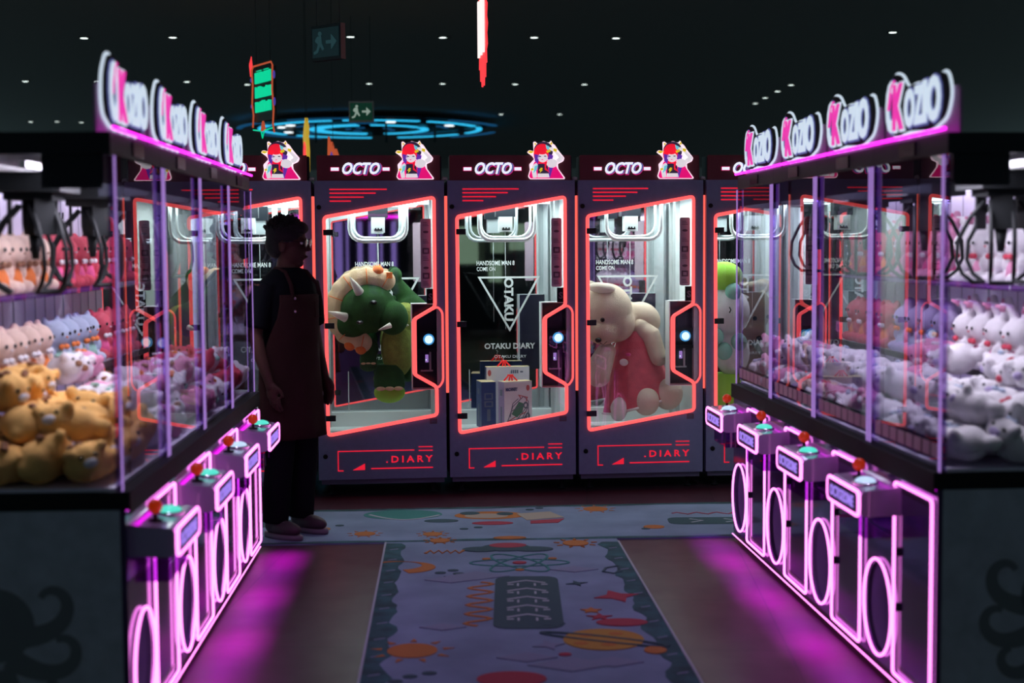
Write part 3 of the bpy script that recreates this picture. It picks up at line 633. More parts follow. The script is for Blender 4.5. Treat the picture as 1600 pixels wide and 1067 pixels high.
x, z = dz(620, 540); q.ell((x, .04, z), (.115, .11, .20), 'dino_olive'); x, z = dz(635, 500); q.ell((x, .08, z), (.10, .10, .14), 'dino_olive'); mobj('belly', fuse(q, 'belly', .010), d)
q = MB(); a = dz(590, 455)
q.tube([(dz(618, 440)[0], .14, dz(618, 440)[1]), (dz(640, 470)[0], .14, dz(640, 470)[1]), (dz(662, 486)[0], .12, dz(662, 486)[1]), (dz(673, 492)[0], .1, dz(673, 492)[1])], [.05, .07, .06, .03], 'dino_green', n=14)
x, z = dz(618, 428); q.ell((x, .12, z), (.045, .05, .055), 'dino_green'); x, z = dz(640, 480); q.ell((x, .12, z), (.09, .09, .10), 'dino_green'); x, z = dz(628, 570); q.ell((x+.03, .1, z), (.06, .08, .11), 'dino_green')
x, z = dz(578, 540); q.ell((x, .02, z), (.055, .06, .07), 'dino_green'); mobj('back', fuse(q, 'back', .010), d)
for (p, k) in (((606, 582), 1.18), ((574, 552), .65)):
    x, z = dz(*p); q = MB(); q.loft([(x, .02, z+.06*k, .07*k, .07*k), (x, .0, z, .085*k, .085*k), (x, -.02, z-.06*k, .088*k, .088*k), (x, -.03, z-.08*k, .075*k, .075*k)], 'dino_green'); q.obj('leg', d)
    q = MB(); q.ell((x, -.035, z-.095*k), (.088*k, .085*k, .06*k), 'dino_lime' if k > 1 else 'dino_green'); q.obj('foot', d)
    q = MB()
    for j in (-1, 0, 1): q.ell((x+j*.05*k, -.10*k-.01, z-.066*k), (.026*k, .02*k, .012*k), 'dino_cream')
    q.obj('claw', d)
x, z = dz(632, 504); MB().ell((x, -.07, z), (.022, .014, .009), 'horn').obj('claw', d)
# bear (machine 2)
b = bt(2, 0, .34, .372, 'bear_plush', 'big beige bear plush in a pink dress leaning left inside the right full machine', 'plush toy')
def bz(px, py): return ((px-1001)*.0043, 1.62-(py-380)*.0043-.372)
def be(q, px, py, y, rx, ry, rz_, m, rot=0): x, z = bz(px, py); q.ell((x, y, z), (rx, ry, rz_), m, rot=(0, rot, 0), nu=28, nv=18)
q = MB()
be(q, 958, 485, -.02, .185, .17, .185, 'bear_fur', .3); be(q, 952, 516, -.09, .11, .11, .095, 'bear_fur'); be(q, 975, 505, -.03, .13, .13, .13, 'bear_fur')
be(q, 1003, 500, .07, .10, .10, .12, 'bear_fur', .6); be(q, 1022, 500, .08, .13, .13, .11, 'bear_fur', .6); be(q, 1015, 560, .08, .155, .14, .22, 'bear_fur')
mobj('body', fuse(q, 'body', .009, 4), b)
q = MB(); be(q, 948, 449, -.13, .095, .05, .036, 'bear_fur_light', .10); q.obj('ear', b)
q = MB(); be(q, 925, 450, .06, .06, .04, .05, 'bear_fur', .3); q.obj('ear', b)
for px, py, y, r in ((948, 498, -.178, .015), (926, 496, -.155, .013)): q = MB(); be(q, px, py, y, r, .012, r, 'eye'); q.obj('eye', b)
q = MB(); be(q, 941, 529, -.185, .022, .018, .017, 'eye'); q.obj('nose', b)
q = MB(); q.tube([(bz(943, 533)[0], -.20, bz(943, 533)[1]), (bz(948, 536)[0], -.20, bz(948, 536)[1]), (bz(954, 531)[0], -.198, bz(954, 531)[1])], .002, 'eye', n=5); q.obj('mouth', b)
q = MB(); xs = [((1016, 515), .062), ((1030, 525), .068), ((1036, 545), .062), ((1040, 558), .058)]
q.tube([(bz(*p)[0], -.02-.02*i, bz(*p)[1]) for i, (p, r) in enumerate(xs)], [r for p, r in xs], 'bear_fur', n=16); be(q, 1041, 560, -.08, .058, .058, .055, 'bear_fur'); be(q, 1014, 512, -.02, .06, .06, .06, 'bear_fur')
mobj('arm', fuse(q, 'arm', .008, 3), b)
q = MB(); q.tube([(bz(960, 548)[0], -.03, bz(960, 548)[1]), (bz(948, 570)[0], -.07, bz(948, 570)[1]), (bz(945, 590)[0], -.09, bz(945, 590)[1])], [.065, .085, .075], 'bear_fur_light', n=16); be(q, 945, 588, -.09, .078, .07, .07, 'bear_fur_light'); be(q, 960, 550, -.03, .065, .06, .06, 'bear_fur_light')
mobj('arm', fuse(q, 'arm', .008, 3), b)
q = MB()                                     # dress: pleated loft over the body
rings = []
for k in range(13):
    t = k/12; z = bz(0, 518+t*115)[1]; cxk = bz(1006+t*12, 0)[0]; rx = .085+.16*t**.8; ry = .13+.06*t
    rings.append((cxk, z, rx, ry))
v = []; f = []; n = 60
for k, (cx_, z, rx, ry) in enumerate(rings):
    for j in range(n):
        a = 2*PI*j/n; w = 1+.05*(k/12)*math.sin(a*9+math.sin(k*.3)); tilt = .18*math.cos(a)*rx*(k/12)
        v.append((cx_+rx*w*math.cos(a), .07+ry*w*math.sin(a), z+tilt*1.6))
for k in range(12):
    for j in range(n): j2 = (j+1) % n; f.append((k*n+j, (k+1)*n+j, (k+1)*n+j2, k*n+j2))
f.append(tuple(range(n)))
q.add(v, f, 'pink_dress', True); dr = q.obj('dress', b)
md = dr.modifiers.new('solid', 'SOLIDIFY'); md.thickness = .006
q = MB(); hem = [(v[12*n+j][0]*1.0, v[12*n+j][1], v[12*n+j][2]-.004) for j in range(n)]; q.tube(hem, .009, 'white_trim', True); q.obj('hem_trim', b)
q = MB(); be(q, 985, 566, -.085, .030, .012, .024, 'white_trim', .2); be(q, 992, 554, -.085, .018, .010, .012, 'plush_rose'); q.obj('dress_patch', b)
for k, (px, py, y) in enumerate(((1022, 628, -.06), (1058, 618, -.03), (980, 640, .0))):
    q = MB(); be(q, px, py, y, (.088, .10, .06)[k], .12, (.10, .11, .09)[k], 'bear_fur_light' if k != 2 else 'white_trim', .1); mobj('leg', fuse(q, 'leg', .009, 1), b)
# toy boxes (machine 1)
def tbox(x, y, z, w, dp, h, rz, lab, front, side, art, lean=0):
    t = thing('toy_box', lab, 'box', backW(1, x, y, z), TH+rz, 'toy boxes in the middle machine'); t.rotation_euler = (lean, 0, TH+rz)
    MB().box(-w/2, 0, 0, w/2, dp, h, side).obj('carton', t)
    q = MB(); q.box(-w/2+.001, -.0015, .001, w/2-.001, 0, h-.001, front); q.box(-w/2, 0, h, w/2, dp, h+.0012, 'box_top'); q.obj('printed_face', t)
    q = MB()
    if art == 'car':
        q.text('MACHINERY', 'box_blue', .03, TM(-w/2+.012, -.003, h-.062, FRONT), .0008, .0008, fitw=.085, fith=.024)
        q.prism(ellp(w/2-.03, h-.045, .012, .020, 20), -.003, -.0015, 'box_red', XZ)
        c0 = (-.02, .14)
        def ln(pts, m, w_=.005): ribbon(q, pts, w_, -.003, -.0015, m, XZ)
        q.prism([(-.05, .12), (.005, .20), (.045, .185), (.03, .13), (-.01, .095)], -.0025, -.0015, 'box_green', XZ)
        for pts in (((-.10, .02), (-.04, .17), (.04, .235)), ((-.07, .01), (.06, .16)), ((-.03, .0), (.075, .13)), ((-.10, .02), (-.07, .05), (.02, .07), (.07, .16)), ((-.05, .14), (.06, .19)), ((-.085, .07), (.07, .10)), ((.04, .235), (.075, .20), (.075, .09)), ((-.06, .10), (-.04, .19), (.0, .22)), ((-.09, .04), (.0, .03), (.06, .10))): ln(pts, 'box_print')
        for pts in (((0, .245), (.07, .225)), ((.005, .245), (.02, .22)), ((.065, .23), (.06, .20)), ((-.09, .065), (-.02, .10)), ((.01, .11), (.06, .13))): ln(pts, 'box_red', .006)
        for cxx, czz in ((-.075, .03), (.055, .175), (-.01, .02), (.07, .10)): q.prism(ellp(cxx, czz, .017, .024, 18), -.003, -.0015, 'box_print', XZ, holes=[ellp(cxx, czz, .009, .014, 14)])
    elif art == 'back':
        q.prism(ellp(-w/2+.022, h-.04, .012, .022, 20), -.003, -.0015, 'box_red', XZ)
        for i in range(4): q.box(.02+i*.014, -.003, h-.045, .030+i*.014, -.0015, h-.022, 'box_print')
        q.box(.085, -.003, h-.04, .105, -.0015, h-.03, 'box_print')
    elif art == 'spine':
        for i, c in enumerate('MACHINERY'): pass
        q.prism([(-w*.3, h-.12), (w*.3, h-.12), (w*.3, h-.075), (-w*.3, h-.075)], -.003, -.0015, 'box_print', XZ, holes=[[(-w*.2, h-.112), (w*.2, h-.112), (w*.2, h-.083), (-w*.2, h-.083)]])
        q.prism([(-w*.3, h-.17), (w*.3, h-.17), (w*.3, h-.13), (-w*.3, h-.13)], -.003, -.0015, 'box_print', XZ, holes=[[(-w*.2, h-.162), (w*.2, h-.162), (w*.2, h-.138), (-w*.2, h-.138)]])
        q.box(-w*.12, -.003, .05, w*.12, -.0015, .13, 'box_print')
    # side print, on the left flank
    q.box(-w/2-.0015, dp*.3, h*.72, -w/2, dp*.7, h*.84, 'box_print'); q.box(-w/2-.0015, dp*.4, h*.15, -w/2, dp*.6, h*.5, 'box_print')
    q.obj('print', t)
    return t
tbox(.055, .20, .373, .205, .09, .335, math.radians(20), 'white toy box printed with a racing car frame, front one of the three', 'box_white', 'box_mauve', 'car')
tbox(-.125, .40, .373, .10, .16, .315, math.radians(8), 'dark blue toy box standing at the left behind the racing car box', 'box_blue', 'box_blue', 'spine')
tbox(.02, .53, .373, .30, .07, .405, math.radians(3), 'wide pale toy box with blue ends standing at the back of the three', 'box_white', 'box_blue', 'back')
def hook(x, y, z, lab):
    t = thing('red_hanger', lab, 'hanger', backW(1, x, y, z), TH, 'red hangers on the toy boxes')
    q = MB()
    for a, b_ in (((-.045, 0), (-.01, .038)), ((.045, 0), (.01, .038)), ((-.01, .0), (.0, .04)), ((.012, .0), (.006, .04)), ((-.02, .038), (.02, .038))): q.tube([(a[0], 0, a[1]), (b_[0], 0, b_[1])], .006, 'hook_red', n=6)
    q.obj('strap', t); MB().tube([(0, 0, .04), (-.004, 0, .055), (.004, 0, .068), (-.008, 0, .075)], .0025, 'alu', n=5).obj('hook', t)
hook(.01, .25, .709, 'red plastic hanger fixed to the top of the racing car box')
hook(-.005, .56, .779, 'red plastic hanger fixed to the top of the rear pale box')
# plush in machine 3
p3 = bt(3, -.20, .30, .37, 'cow_plush', 'white and green round plush stack beside the right row\'s far end', 'plush toy')
q = MB(); q.ell((0, 0, .78), (.16, .15, .17), 'plush_white'); q.ell((.04, 0, .50), (.12, .12, .16), 'plush_white'); mobj('body', fuse(q, 'body', .012), p3)
q = MB(); q.ell((-.02, .0, 1.02), (.13, .13, .10), 'dino_lime'); q.obj('hat', p3)
for x, z in ((-.1, .62), (.06, .58), (-.04, .52), (.02, .92)): MB().ell((x, -.10, z), (.055, .05, .06), 'plush_mint').obj('green_tuft', p3)
q = MB(); q.tube([(-.02, -.155, .78), (-.01, -.158, .80), (-.02, -.155, .82)], .004, 'eye', n=5); q.tube([(-.12, -.13, .80), (-.11, -.13, .82), (-.1, -.14, .80)], .004, 'eye', n=5); q.obj('eye', p3)
q = MB(); q.loft([(0, 0, 0, .20, .14), (0, 0, .36, .15, .12)], 'dino_lime'); q.obj('lower_body', p3)

# ================================================================ side rows (neon claw machines)
MW = .758; PITCH = .762
def make_side():
    t = thing('claw_machine', '', 'arcade machine')
    EL = ellp(.185, .262, .150, .172, 40)
    q = MB()
    q.prism([(0, .055), (MW, .055), (MW, .80), (0, .80)], 0, .018, 'base_front', XZ, holes=[EL]); q.obj('front_panel', t)
    q = MB(); q.box(0, .15, .055, MW, .80, .80, 'base_side'); q.box(0, .0185, .055, .015, .15, .80, 'base_side'); q.box(MW-.015, .0185, .055, MW, .15, .80, 'base_side'); q.box(.015, .0185, .055, MW-.015, .15, .07, 'base_side'); q.box(.015, .0185, .78, MW-.015, .15, .80, 'base_side')
    base = q.obj('base_cabinet', t)
    q = MB(); n = len(EL); E2 = ellp(.185, .262, .162, .184, 40); v = [(x, .0, z) for x, z in EL]+[(x, .148, z) for x, z in EL]+[(x, .148, z) for x, z in E2]+[(x, .019, z) for x, z in E2]
    f = []
    for k in range(3):
        for j in range(n): j2 = (j+1) % n; f.append((k*n+j, k*n+j2, (k+1)*n+j2, (k+1)*n+j))
    q.add(v, f, 'tunnel', True); q.prism(EL, .142, .148, 'base_front', XZ); q.obj('prize_chute', t)
    # octopus print on both flanks
    for nm, xa, xb in (('octopus_print', -.0015, 0), ('octopus_print', MW, MW+.0015)):
        q = MB()
        q.prism(ellp(.42, .44, .13, .12, 28), xa, xb, 'octopus_print', YZ)
        for sg in (-1, 1):
            for (px, py, ang, ln_, cu) in ((.10, .46, 0, .26, 1), (.08, .40, -35, .26, 1), (.04, .36, -70, .24, 1)):
                pts = []; x, y, a = .42+sg*px*.6, py-.06, math.radians(ang)
                for k in range(30):
                    pts.append((x, y)); tt = k/29; a += (.02+.34*tt**1.6)*cu; x += sg*math.cos(a)*ln_/22; y += math.sin(a)*ln_/22
                ribbon(q, pts, [.075*(1-.72*k/29) for k in range(30)], xa, xb, 'octopus_print', YZ)
        q.obj(nm, t)
    MB().box(-.001, -.014, .80, MW+.001, .802, .857, 'black').obj('ledge', t)
    MB().box(-.001, -.014, .784, MW+.001, -.009, .7995, 'black').obj('ledge_lip', t)
    q = MB()
    for x in (.07, MW-.07):
        for y in (.08, .72): q.lathe([(.02, 0), (.026, .008), (.012, .018), (.012, .055)], (x, y, 0), 'chrome', 12)
    q.obj('levelling_foot', t)
    # neon
    q = MB(); q.tube([(x, -.011, z) for x, z in rrect(.366, .068, .738, .762, .016, 3)], .0056, 'neon_pink', True); q.obj('door_neon', t)
    q = MB(); q.prism(rrect(.384, .086, .720, .744, .01), -.0015, 0, 'gloss_black', XZ, holes=[rrect(.400, .102, .704, .728, .008)]); q.box(.392, -.012, .50, .402, 0, .53, 'black'); q.box(.392, -.012, .30, .402, 0, .33, 'black'); q.obj('door_seam_shade', t)  # black border draws the door gap and the shadow inside it
    q = MB(); q.tube([(x, -.011, z) for x, z in ellp(.185, .262, .157, .179, 48)], .0056, 'neon_pink', True, n=8); q.obj('chute_neon', t)
    q = MB(); q.tube([(.0, -.004, .032), (MW, -.004, .032)], .0032, 'neon_pink'); q.obj('floor_neon', t)
    MB().box(0, .004, .040, MW, .795, .054, 'black').obj('plinth', t)
    MB().box(.03, -.008, .792, MW-.03, -.001, .7985, 'under_glow').obj('ledge_light', t)
    MB().box(.04, -.125, .6425, .39, -.112, .646, 'under_glow').obj('under_light', t)
    # control desk
    q = MB(); pr = [(0, .648), (-.125, .642), (-.142, .648), (-.149, .662), (-.149, .716), (-.142, .730), (-.125, .737), (-.05, .742), (0, .750)]
    q.prism(pr, .022, .408, 'console', YZ); dk = q.obj('control_desk', t)
    q = MB(); q.prism(rrect(.03, .652, .40, .728, .022), -.156, -.149, 'plate_dark', XZ); q.text('OCTOZONE', 'plate_text', .05, TM(.065, -.1575, .668, FRONT), .0012, .001, fitw=.285, fith=.042); q.obj('name_plate', dk)
    q = MB(); q.tube([(x, -.153, z) for x, z in rrect(.026, .647, .404, .733, .024)], .0070, 'neon_pink', True); q.obj('desk_neon', dk)
    q = MB(); q.lathe([(.024, .738), (.022, .746), (.007, .748), (.006, .775)], (.125, -.065, 0), 'dark_cap', 16); q.ell((.125, -.065, .788), .024, 'joy_red'); q.obj('joystick', dk)
    q = MB(); q.lathe([(.048, .738), (.048, .745), (.040, .748)], (.265, -.085, 0), 'chrome', 24); q.ell((.265, -.085, .748), (.038, .038, .018), 'dome_teal'); q.obj('start_button', dk)
    q = MB(); q.box(.06, -.12, .56, .063, -.01, .646, 'acrylic'); q.box(.36, -.12, .56, .363, -.01, .646, 'acrylic'); q.box(.063, -.12, .56, .36, -.117, .646, 'acrylic'); q.box(.063, -.12, .557, .36, -.01, .56, 'acrylic'); q.obj('acrylic_tray', dk)
    # display case
    MB().box(.006, .026, .859, MW-.006, .032, 1.905, 'glass_front').obj('front_glass', t)
    for x in (.004, MW-.010): MB().box(x, .036, .859, x+.006, .786, 1.905, 'glass_side').obj('side_glass', t)
    for x in (.004, MW-.026):
        q = MB(); q.box(x, .012, .857, x+.022, .0255, 1.90, 'acrylic_post'); q.box(x+.001, .0085, .857, x+.007, .0118, 1.90, 'post_edge'); q.box(x+.015, .0085, .857, x+.021, .0118, 1.90, 'post_edge'); q.ell((x+.011, .012, 1.35), (.007, .004, .007), 'dark_cap', nu=10, nv=6); q.obj('corner_post', t)
    q = MB(); q.box(.012, .786, .86, MW-.012, .80, 1.905, 'lav_wall')
    for k in range(1, 5): q.box(k*.152-.004, .782, .86, k*.152+.004, .786, 1.86, 'shelf')
    for k in range(6): q.box(.02, .780, .90+k*.17, .028, .786, .93+k*.17, 'dark_cap'); q.box(.73, .780, .90+k*.17, .738, .786, .93+k*.17, 'dark_cap')
    q.obj('back_wall', t)
    MB().box(.012, .036, .857, MW-.012, .785, .868, 'lav_wall').obj('case_floor', t)
    for z in (1.085, 1.44):
        q = MB(); q.box(.014, .56, z-.008, MW-.014, .780, z, 'shelf'); q.box(.014, .552, z-.014, MW-.014, .56, z+.012, 'dark_cap' if z < 1.2 else 'acrylic'); q.obj('shelf', t)
    q = MB(); q.box(-.001, .018, 1.905, MW+.001, .802, 1.972, 'dark_cap'); q.box(.30, .012, 1.915, .46, .018, 1.962, 'gloss_black'); q.obj('top_cap', t)
    q = MB(); q.box(.06, .70, 1.84, MW-.06, .76, 1.875, 'led_lav'); q.obj('light_bar', t)
    q = MB(); q.box(.02, .045, 1.815, MW-.02, .050, 1.905, 'dark_cap'); q.box(.020, .05, 1.80, .026, .235, 1.905, 'dark_cap'); q.box(MW-.026, .05, 1.80, MW-.02, .235, 1.905, 'dark_cap'); q.obj('light_baffle', t)  # baffle added to keep the case light out of sight
    q = MB(); q.box(.02, .28, 1.865, MW-.02, .30, 1.885, 'alu'); q.box(.02, .42, 1.865, MW-.02, .44, 1.885, 'alu'); q.obj('gantry_rail', t)
    q = MB(); q.box(.25, .24, 1.80, .50, .48, 1.865, 'claw_black'); q.box(.30, .28, 1.775, .45, .44, 1.80, 'claw_black'); q.obj('claw_carriage', t)
    q = MB(); q.lathe([(.035, 1.66), (.04, 1.70), (.04, 1.775)], (.375, .36, 0), 'claw_black', 20); q.lathe([(.012, 1.58), (.022, 1.66)], (.375, .36, 0), 'claw_black', 12); cl = q.obj('claw', t)
    for a in (100, 220, 340):
        a = math.radians(a); q = MB(); pts = []
        prof = [(.045, 1.76), (.10, 1.70), (.145, 1.62), (.150, 1.55), (.125, 1.50), (.085, 1.472)]
        for s_ in (-1, 1):
            pr_ = prof if s_ < 0 else prof[::-1]
            for r, z in pr_: pts.append((r, s_*.038, z))
        T = TM(.375, .36, 0, 0, 0, a); q.tube(pts, .0078, 'claw_black', n=8, T=T); q.box(.055, -.036, 1.66, .062, .036, 1.78, 'claw_black', T @ TM(.02, 0, .0)); q.obj('prong', cl)
    # crown
    q = MB(); q.tube([(-.004, .006, 1.984), (MW+.004, .006, 1.984)], .0062, 'neon_top'); q.obj('crown_neon', t)
    q = MB(); q.prism([(.015, 1.972), (MW-.015, 1.972), (MW-.015, 2.11), (MW-.04, 2.13), (.04, 2.13), (.015, 2.11)], .062, .070, 'lilac_panel', XZ); hp = q.obj('crown_panel', t)
    shape = rpoly([(.07, 2.03), (.17, 1.995), (.30, 2.01), (.52, 1.995), (.66, 2.03), (.70, 2.11), (.655, 2.19), (.55, 2.17), (.46, 2.16), (.36, 2.175), (.28, 2.165), (.22, 2.22), (.13, 2.235), (.06, 2.16), (.05, 2.08)], .04, 4)
    q = MB(); q.prism([((x-.375)*.97+.375, (z-2.1)*.97+2.1) for x, z in shape], .042, .050, 'black', XZ); q.obj('logo_backing', hp)
    q = MB(); q.tube([(x, .056, z) for x, z in shape], .0055, 'logo_white', True); q.obj('logo_outline', hp)
    q = MB()
    def lt(c, x, z, w, h, m, y=.036, b=.004, m2='logo_pink_soft'):
        q.text(c, m2, .1, TM(x-.006, y+.004, z-.008, FRONT), .003, b+.004, fitw=w+.012, fith=h+.014); q.text(c, m, .1, TM(x, y, z, FRONT), .004, b, fitw=w, fith=h)
    lt('O', .09, 2.015, .12, .19, 'logo_white', m2='octo_blue'); lt('K', .185, 2.02, .11, .165, 'logo_pink', .030, m2='logo_white'); lt('O', .29, 2.022, .10, .135, 'logo_white', m2='octo_blue'); lt('Z', .39, 2.025, .085, .135, 'logo_white', m2='octo_blue')
    lt('I', .475, 2.025, .035, .145, 'logo_white', m2='octo_blue'); lt('O', .515, 2.022, .125, .155, 'logo_white', m2='octo_blue')
    q.tube([(.12, .034, 2.10), (.15, .034, 2.18), (.18, .034, 2.20)], .006, 'logo_pink', n=6)
    q.obj('logo_letters', hp)
    q = MB()
    for k in range(7): q.ell((.20+k*.05, .050, 1.995+.004*(k % 2)), (.016, .006, .010), 'logo_white', nu=10, nv=6)
    q.obj('logo_beads', hp)
    return t
mat('lilac_panel', (.42, .22, .46), .5)
side0 = make_side()
ROW = {'L': (Vector((-1.209, 4.39, 0)), math.radians(-2.5)), 'R': (Vector((1.402, 4.645, 0)), math.radians(-3.75))}
def frame(row, i):
    st, th = ROW[row]; deep = Vector((math.sin(th), math.cos(th), 0))
    if row == 'L': return st+deep*(PITCH*i), PI/2-th
    return st+deep*(PITCH*(i+1)), -PI/2-th
def SW(row, i, x, y, z):
    o, a = frame(row, i); c, s_ = math.cos(a), math.sin(a); return (o.x+x*c-y*s_, o.y+x*s_+y*c, z)
PLACE = ['nearest', 'second', 'third', 'farthest']
dome_w = MB(); dome_w.lathe([(.048, .738), (.048, .745), (.040, .748)], (.265, -.085, 0), 'chrome', 24); dome_w.ell((.265, -.085, .748), (.038, .038, .018), 'dome_white'); dome_w = dome_w.mesh('start_button')
strip = MB(); strip.box(.04, .022, .885, .72, .0255, .955, 'acrylic_panel')
for k in range(8): strip.box(.05+k*.084, .019, .895, .118+k*.084, .022, .943, 'sticker')
strip = strip.mesh('sticker_strip')
first = True
for row in 'LR':
    for i in range(4):
        o, a = frame(row, i)
        r = side0 if first else dup(side0); first = False
        r.location = o; r.rotation_euler = (0, 0, a); r['group'] = 'neon claw machines in the side rows'
        r['label'] = 'pink neon claw machine with plush toys, %s in the %s row' % (PLACE[i], 'left' if row == 'L' else 'right')
        if row == 'R': mobj('sticker_strip', strip, r)
        if (row, i) in (('L', 2), ('R', 0), ('R', 3)):
            for c in bpy.data.objects:
                if c.name.startswith('start_button') and c.parent and c.parent.parent == r: c.data = dome_w
        area('case_light', SW(row, i, .38, .12, 1.875), .60, 7.5, (.88, .82, 1), Euler((math.radians(27), 0, a)), .14)
        u = area('under_desk_light', SW(row, i, .38, -.10, .635), .70, 3.6, (.72, 0, 1), (math.radians(-3), 0, a), .03); u.data.spread = math.radians(30)

# ---------------------------------------------------------------- plush toys
def eyes(r, pts, root, s=.008):
    q = MB()
    for p in pts: q.ell(p, (s, s*.6, s), 'eye', nu=10, nv=6)
    q.obj('eyes', root)
def plush(kind, col, col2, col3, up=True):
    q = MB(); c = 'plush_'+col
    if up:    # sitting toy, about 24 cm
        q.ell((0, 0, .065), (.062, .055, .068), c); q.ell((0, -.012, .165), (.072, .064, .062), c)
        for s in (-1, 1): q.ell((s*.045, -.055, .028), (.026, .038, .026), c, nu=12, nv=8); q.ell((s*.062, -.03, .085), (.022, .03, .034), c, nu=12, nv=8)
        if kind == 'rabbit':
            q.tube([(-.030, -.005, .21), (-.045, -.02, .265), (-.075, -.055, .275)], [.020, .024, .012], c, n=10); q.tube([(.030, -.005, .21), (.05, .01, .27), (.055, .01, .31)], [.020, .024, .012], c, n=10)
        elif kind == 'bear':
            for s in (-1, 1): q.ell((s*.052, 0, .218), (.024, .016, .024), c, nu=12, nv=8)
        elif kind == 'cat':
            for s in (-1, 1): q.tube([(s*.040, 0, .205), (s*.055, 0, .245)], [.026, .004], c, n=10)
        elif kind == 'pom': q.ell((0, 0, .235), (.03, .03, .03), c, nu=12, nv=8)
        me = fuse(q, kind+'_plush', .0075, 1)
    else:     # lying toy for the heap, origin at its centre
        q.ell((0, .0, 0), (.080, .068, .062), c); q.ell((-.02, -.045, .012), (.060, .052, .052), c)
        for s in (-1, 1): q.ell((s*.05-.02, -.07, .045), (.020, .016, .020), c, nu=12, nv=8); q.ell((s*.06+.02, .035, -.01), (.032, .036, .03), c, nu=12, nv=8)
        me = fuse(q, kind+'_plush', .009, 1)
    r = mobj(kind+'_plush', me)
    if up:
        eyes(0, [(-.028, -.073, .17), (.028, -.073, .17)], r)
        if kind == 'rabbit':
            q = MB(); q.tube([(-.046, -.044, .262), (-.072, -.072, .276)], [.013, .006], 'plush_'+col2, n=8); q.tube([(.046, -.013, .25), (.053, -.013, .30)], [.013, .005], 'plush_'+col2, n=8); q.obj('inner_ear', r)
        q = MB(); q.loft([(0, -.0, .03, .070, .064), (0, 0, .07, .066, .060), (0, 0, .105, .048, .045)], 'plush_'+col2, 16); q.obj('outfit', r)
        q = MB(); q.ell((-.018, -.062, .115), (.018, .010, .012), 'plush_'+col3, nu=10, nv=6); q.ell((.018, -.062, .115), (.018, .010, .012), 'plush_'+col3, nu=10, nv=6); q.ell((0, -.068, .115), (.008, .008, .008), 'plush_'+col3, nu=8, nv=6); q.obj('bow', r)
        q = MB(); q.ell((0, -.077, .156), (.006, .005, .004), 'plush_'+col3, nu=8, nv=6); q.obj('nose', r)
    else:
        eyes(0, [(-.042, -.088, .028), (.002, -.088, .028)], r, .007)
        q = MB(); q.ell((-.02, -.094, .008), (.022, .009, .014), 'plush_'+col2, nu=12, nv=8); q.obj('muzzle', r)
        q = MB(); q.ell((-.045, -.02, .060), (.014, .012, .008), 'plush_'+col3, nu=10, nv=6); q.ell((-.020, -.02, .062), (.014, .012, .008), 'plush_'+col3, nu=10, nv=6); q.obj('bow', r)
    return r
COLN = dict(yellow='yellow', white='white', cream='cream', blue='pale blue', red='red', pink='pink', lilac='lilac', brown='brown', mint='mint')
PROTO = {}
def place(key, loc, rot, label, group, sc=1):
    if key not in PROTO: r = plush(*key); PROTO[key] = r; r.location = loc; r.rotation_euler = rot
    else: r = dup(PROTO[key], loc, rot)
    r.scale = (sc, sc, sc); tag(r, label, 'plush toy', group); return r
SH = {('L', 0): ('bear', 'cream', 'orange', 'white'), ('L', 1): ('bear', 'cream', 'orange', 'white'), ('L', 2): ('cat', 'blue', 'mint', 'orange'), ('L', 3): ('bear', 'red', 'rose', 'white'),
      ('R', 0): ('rabbit', 'white', 'pink', 'red'), ('R', 1): ('rabbit', 'white', 'pink', 'red'), ('R', 2): ('pom', 'lilac', 'blue', 'orange'), ('R', 3): ('bear', 'red', 'orange', 'white')}
SHU = {('L', 2): ('bear', 'red', 'rose', 'white'), ('L', 1): ('cat', 'cream', 'orange', 'brown'), ('R', 2): ('rabbit', 'pink', 'rose', 'white')}
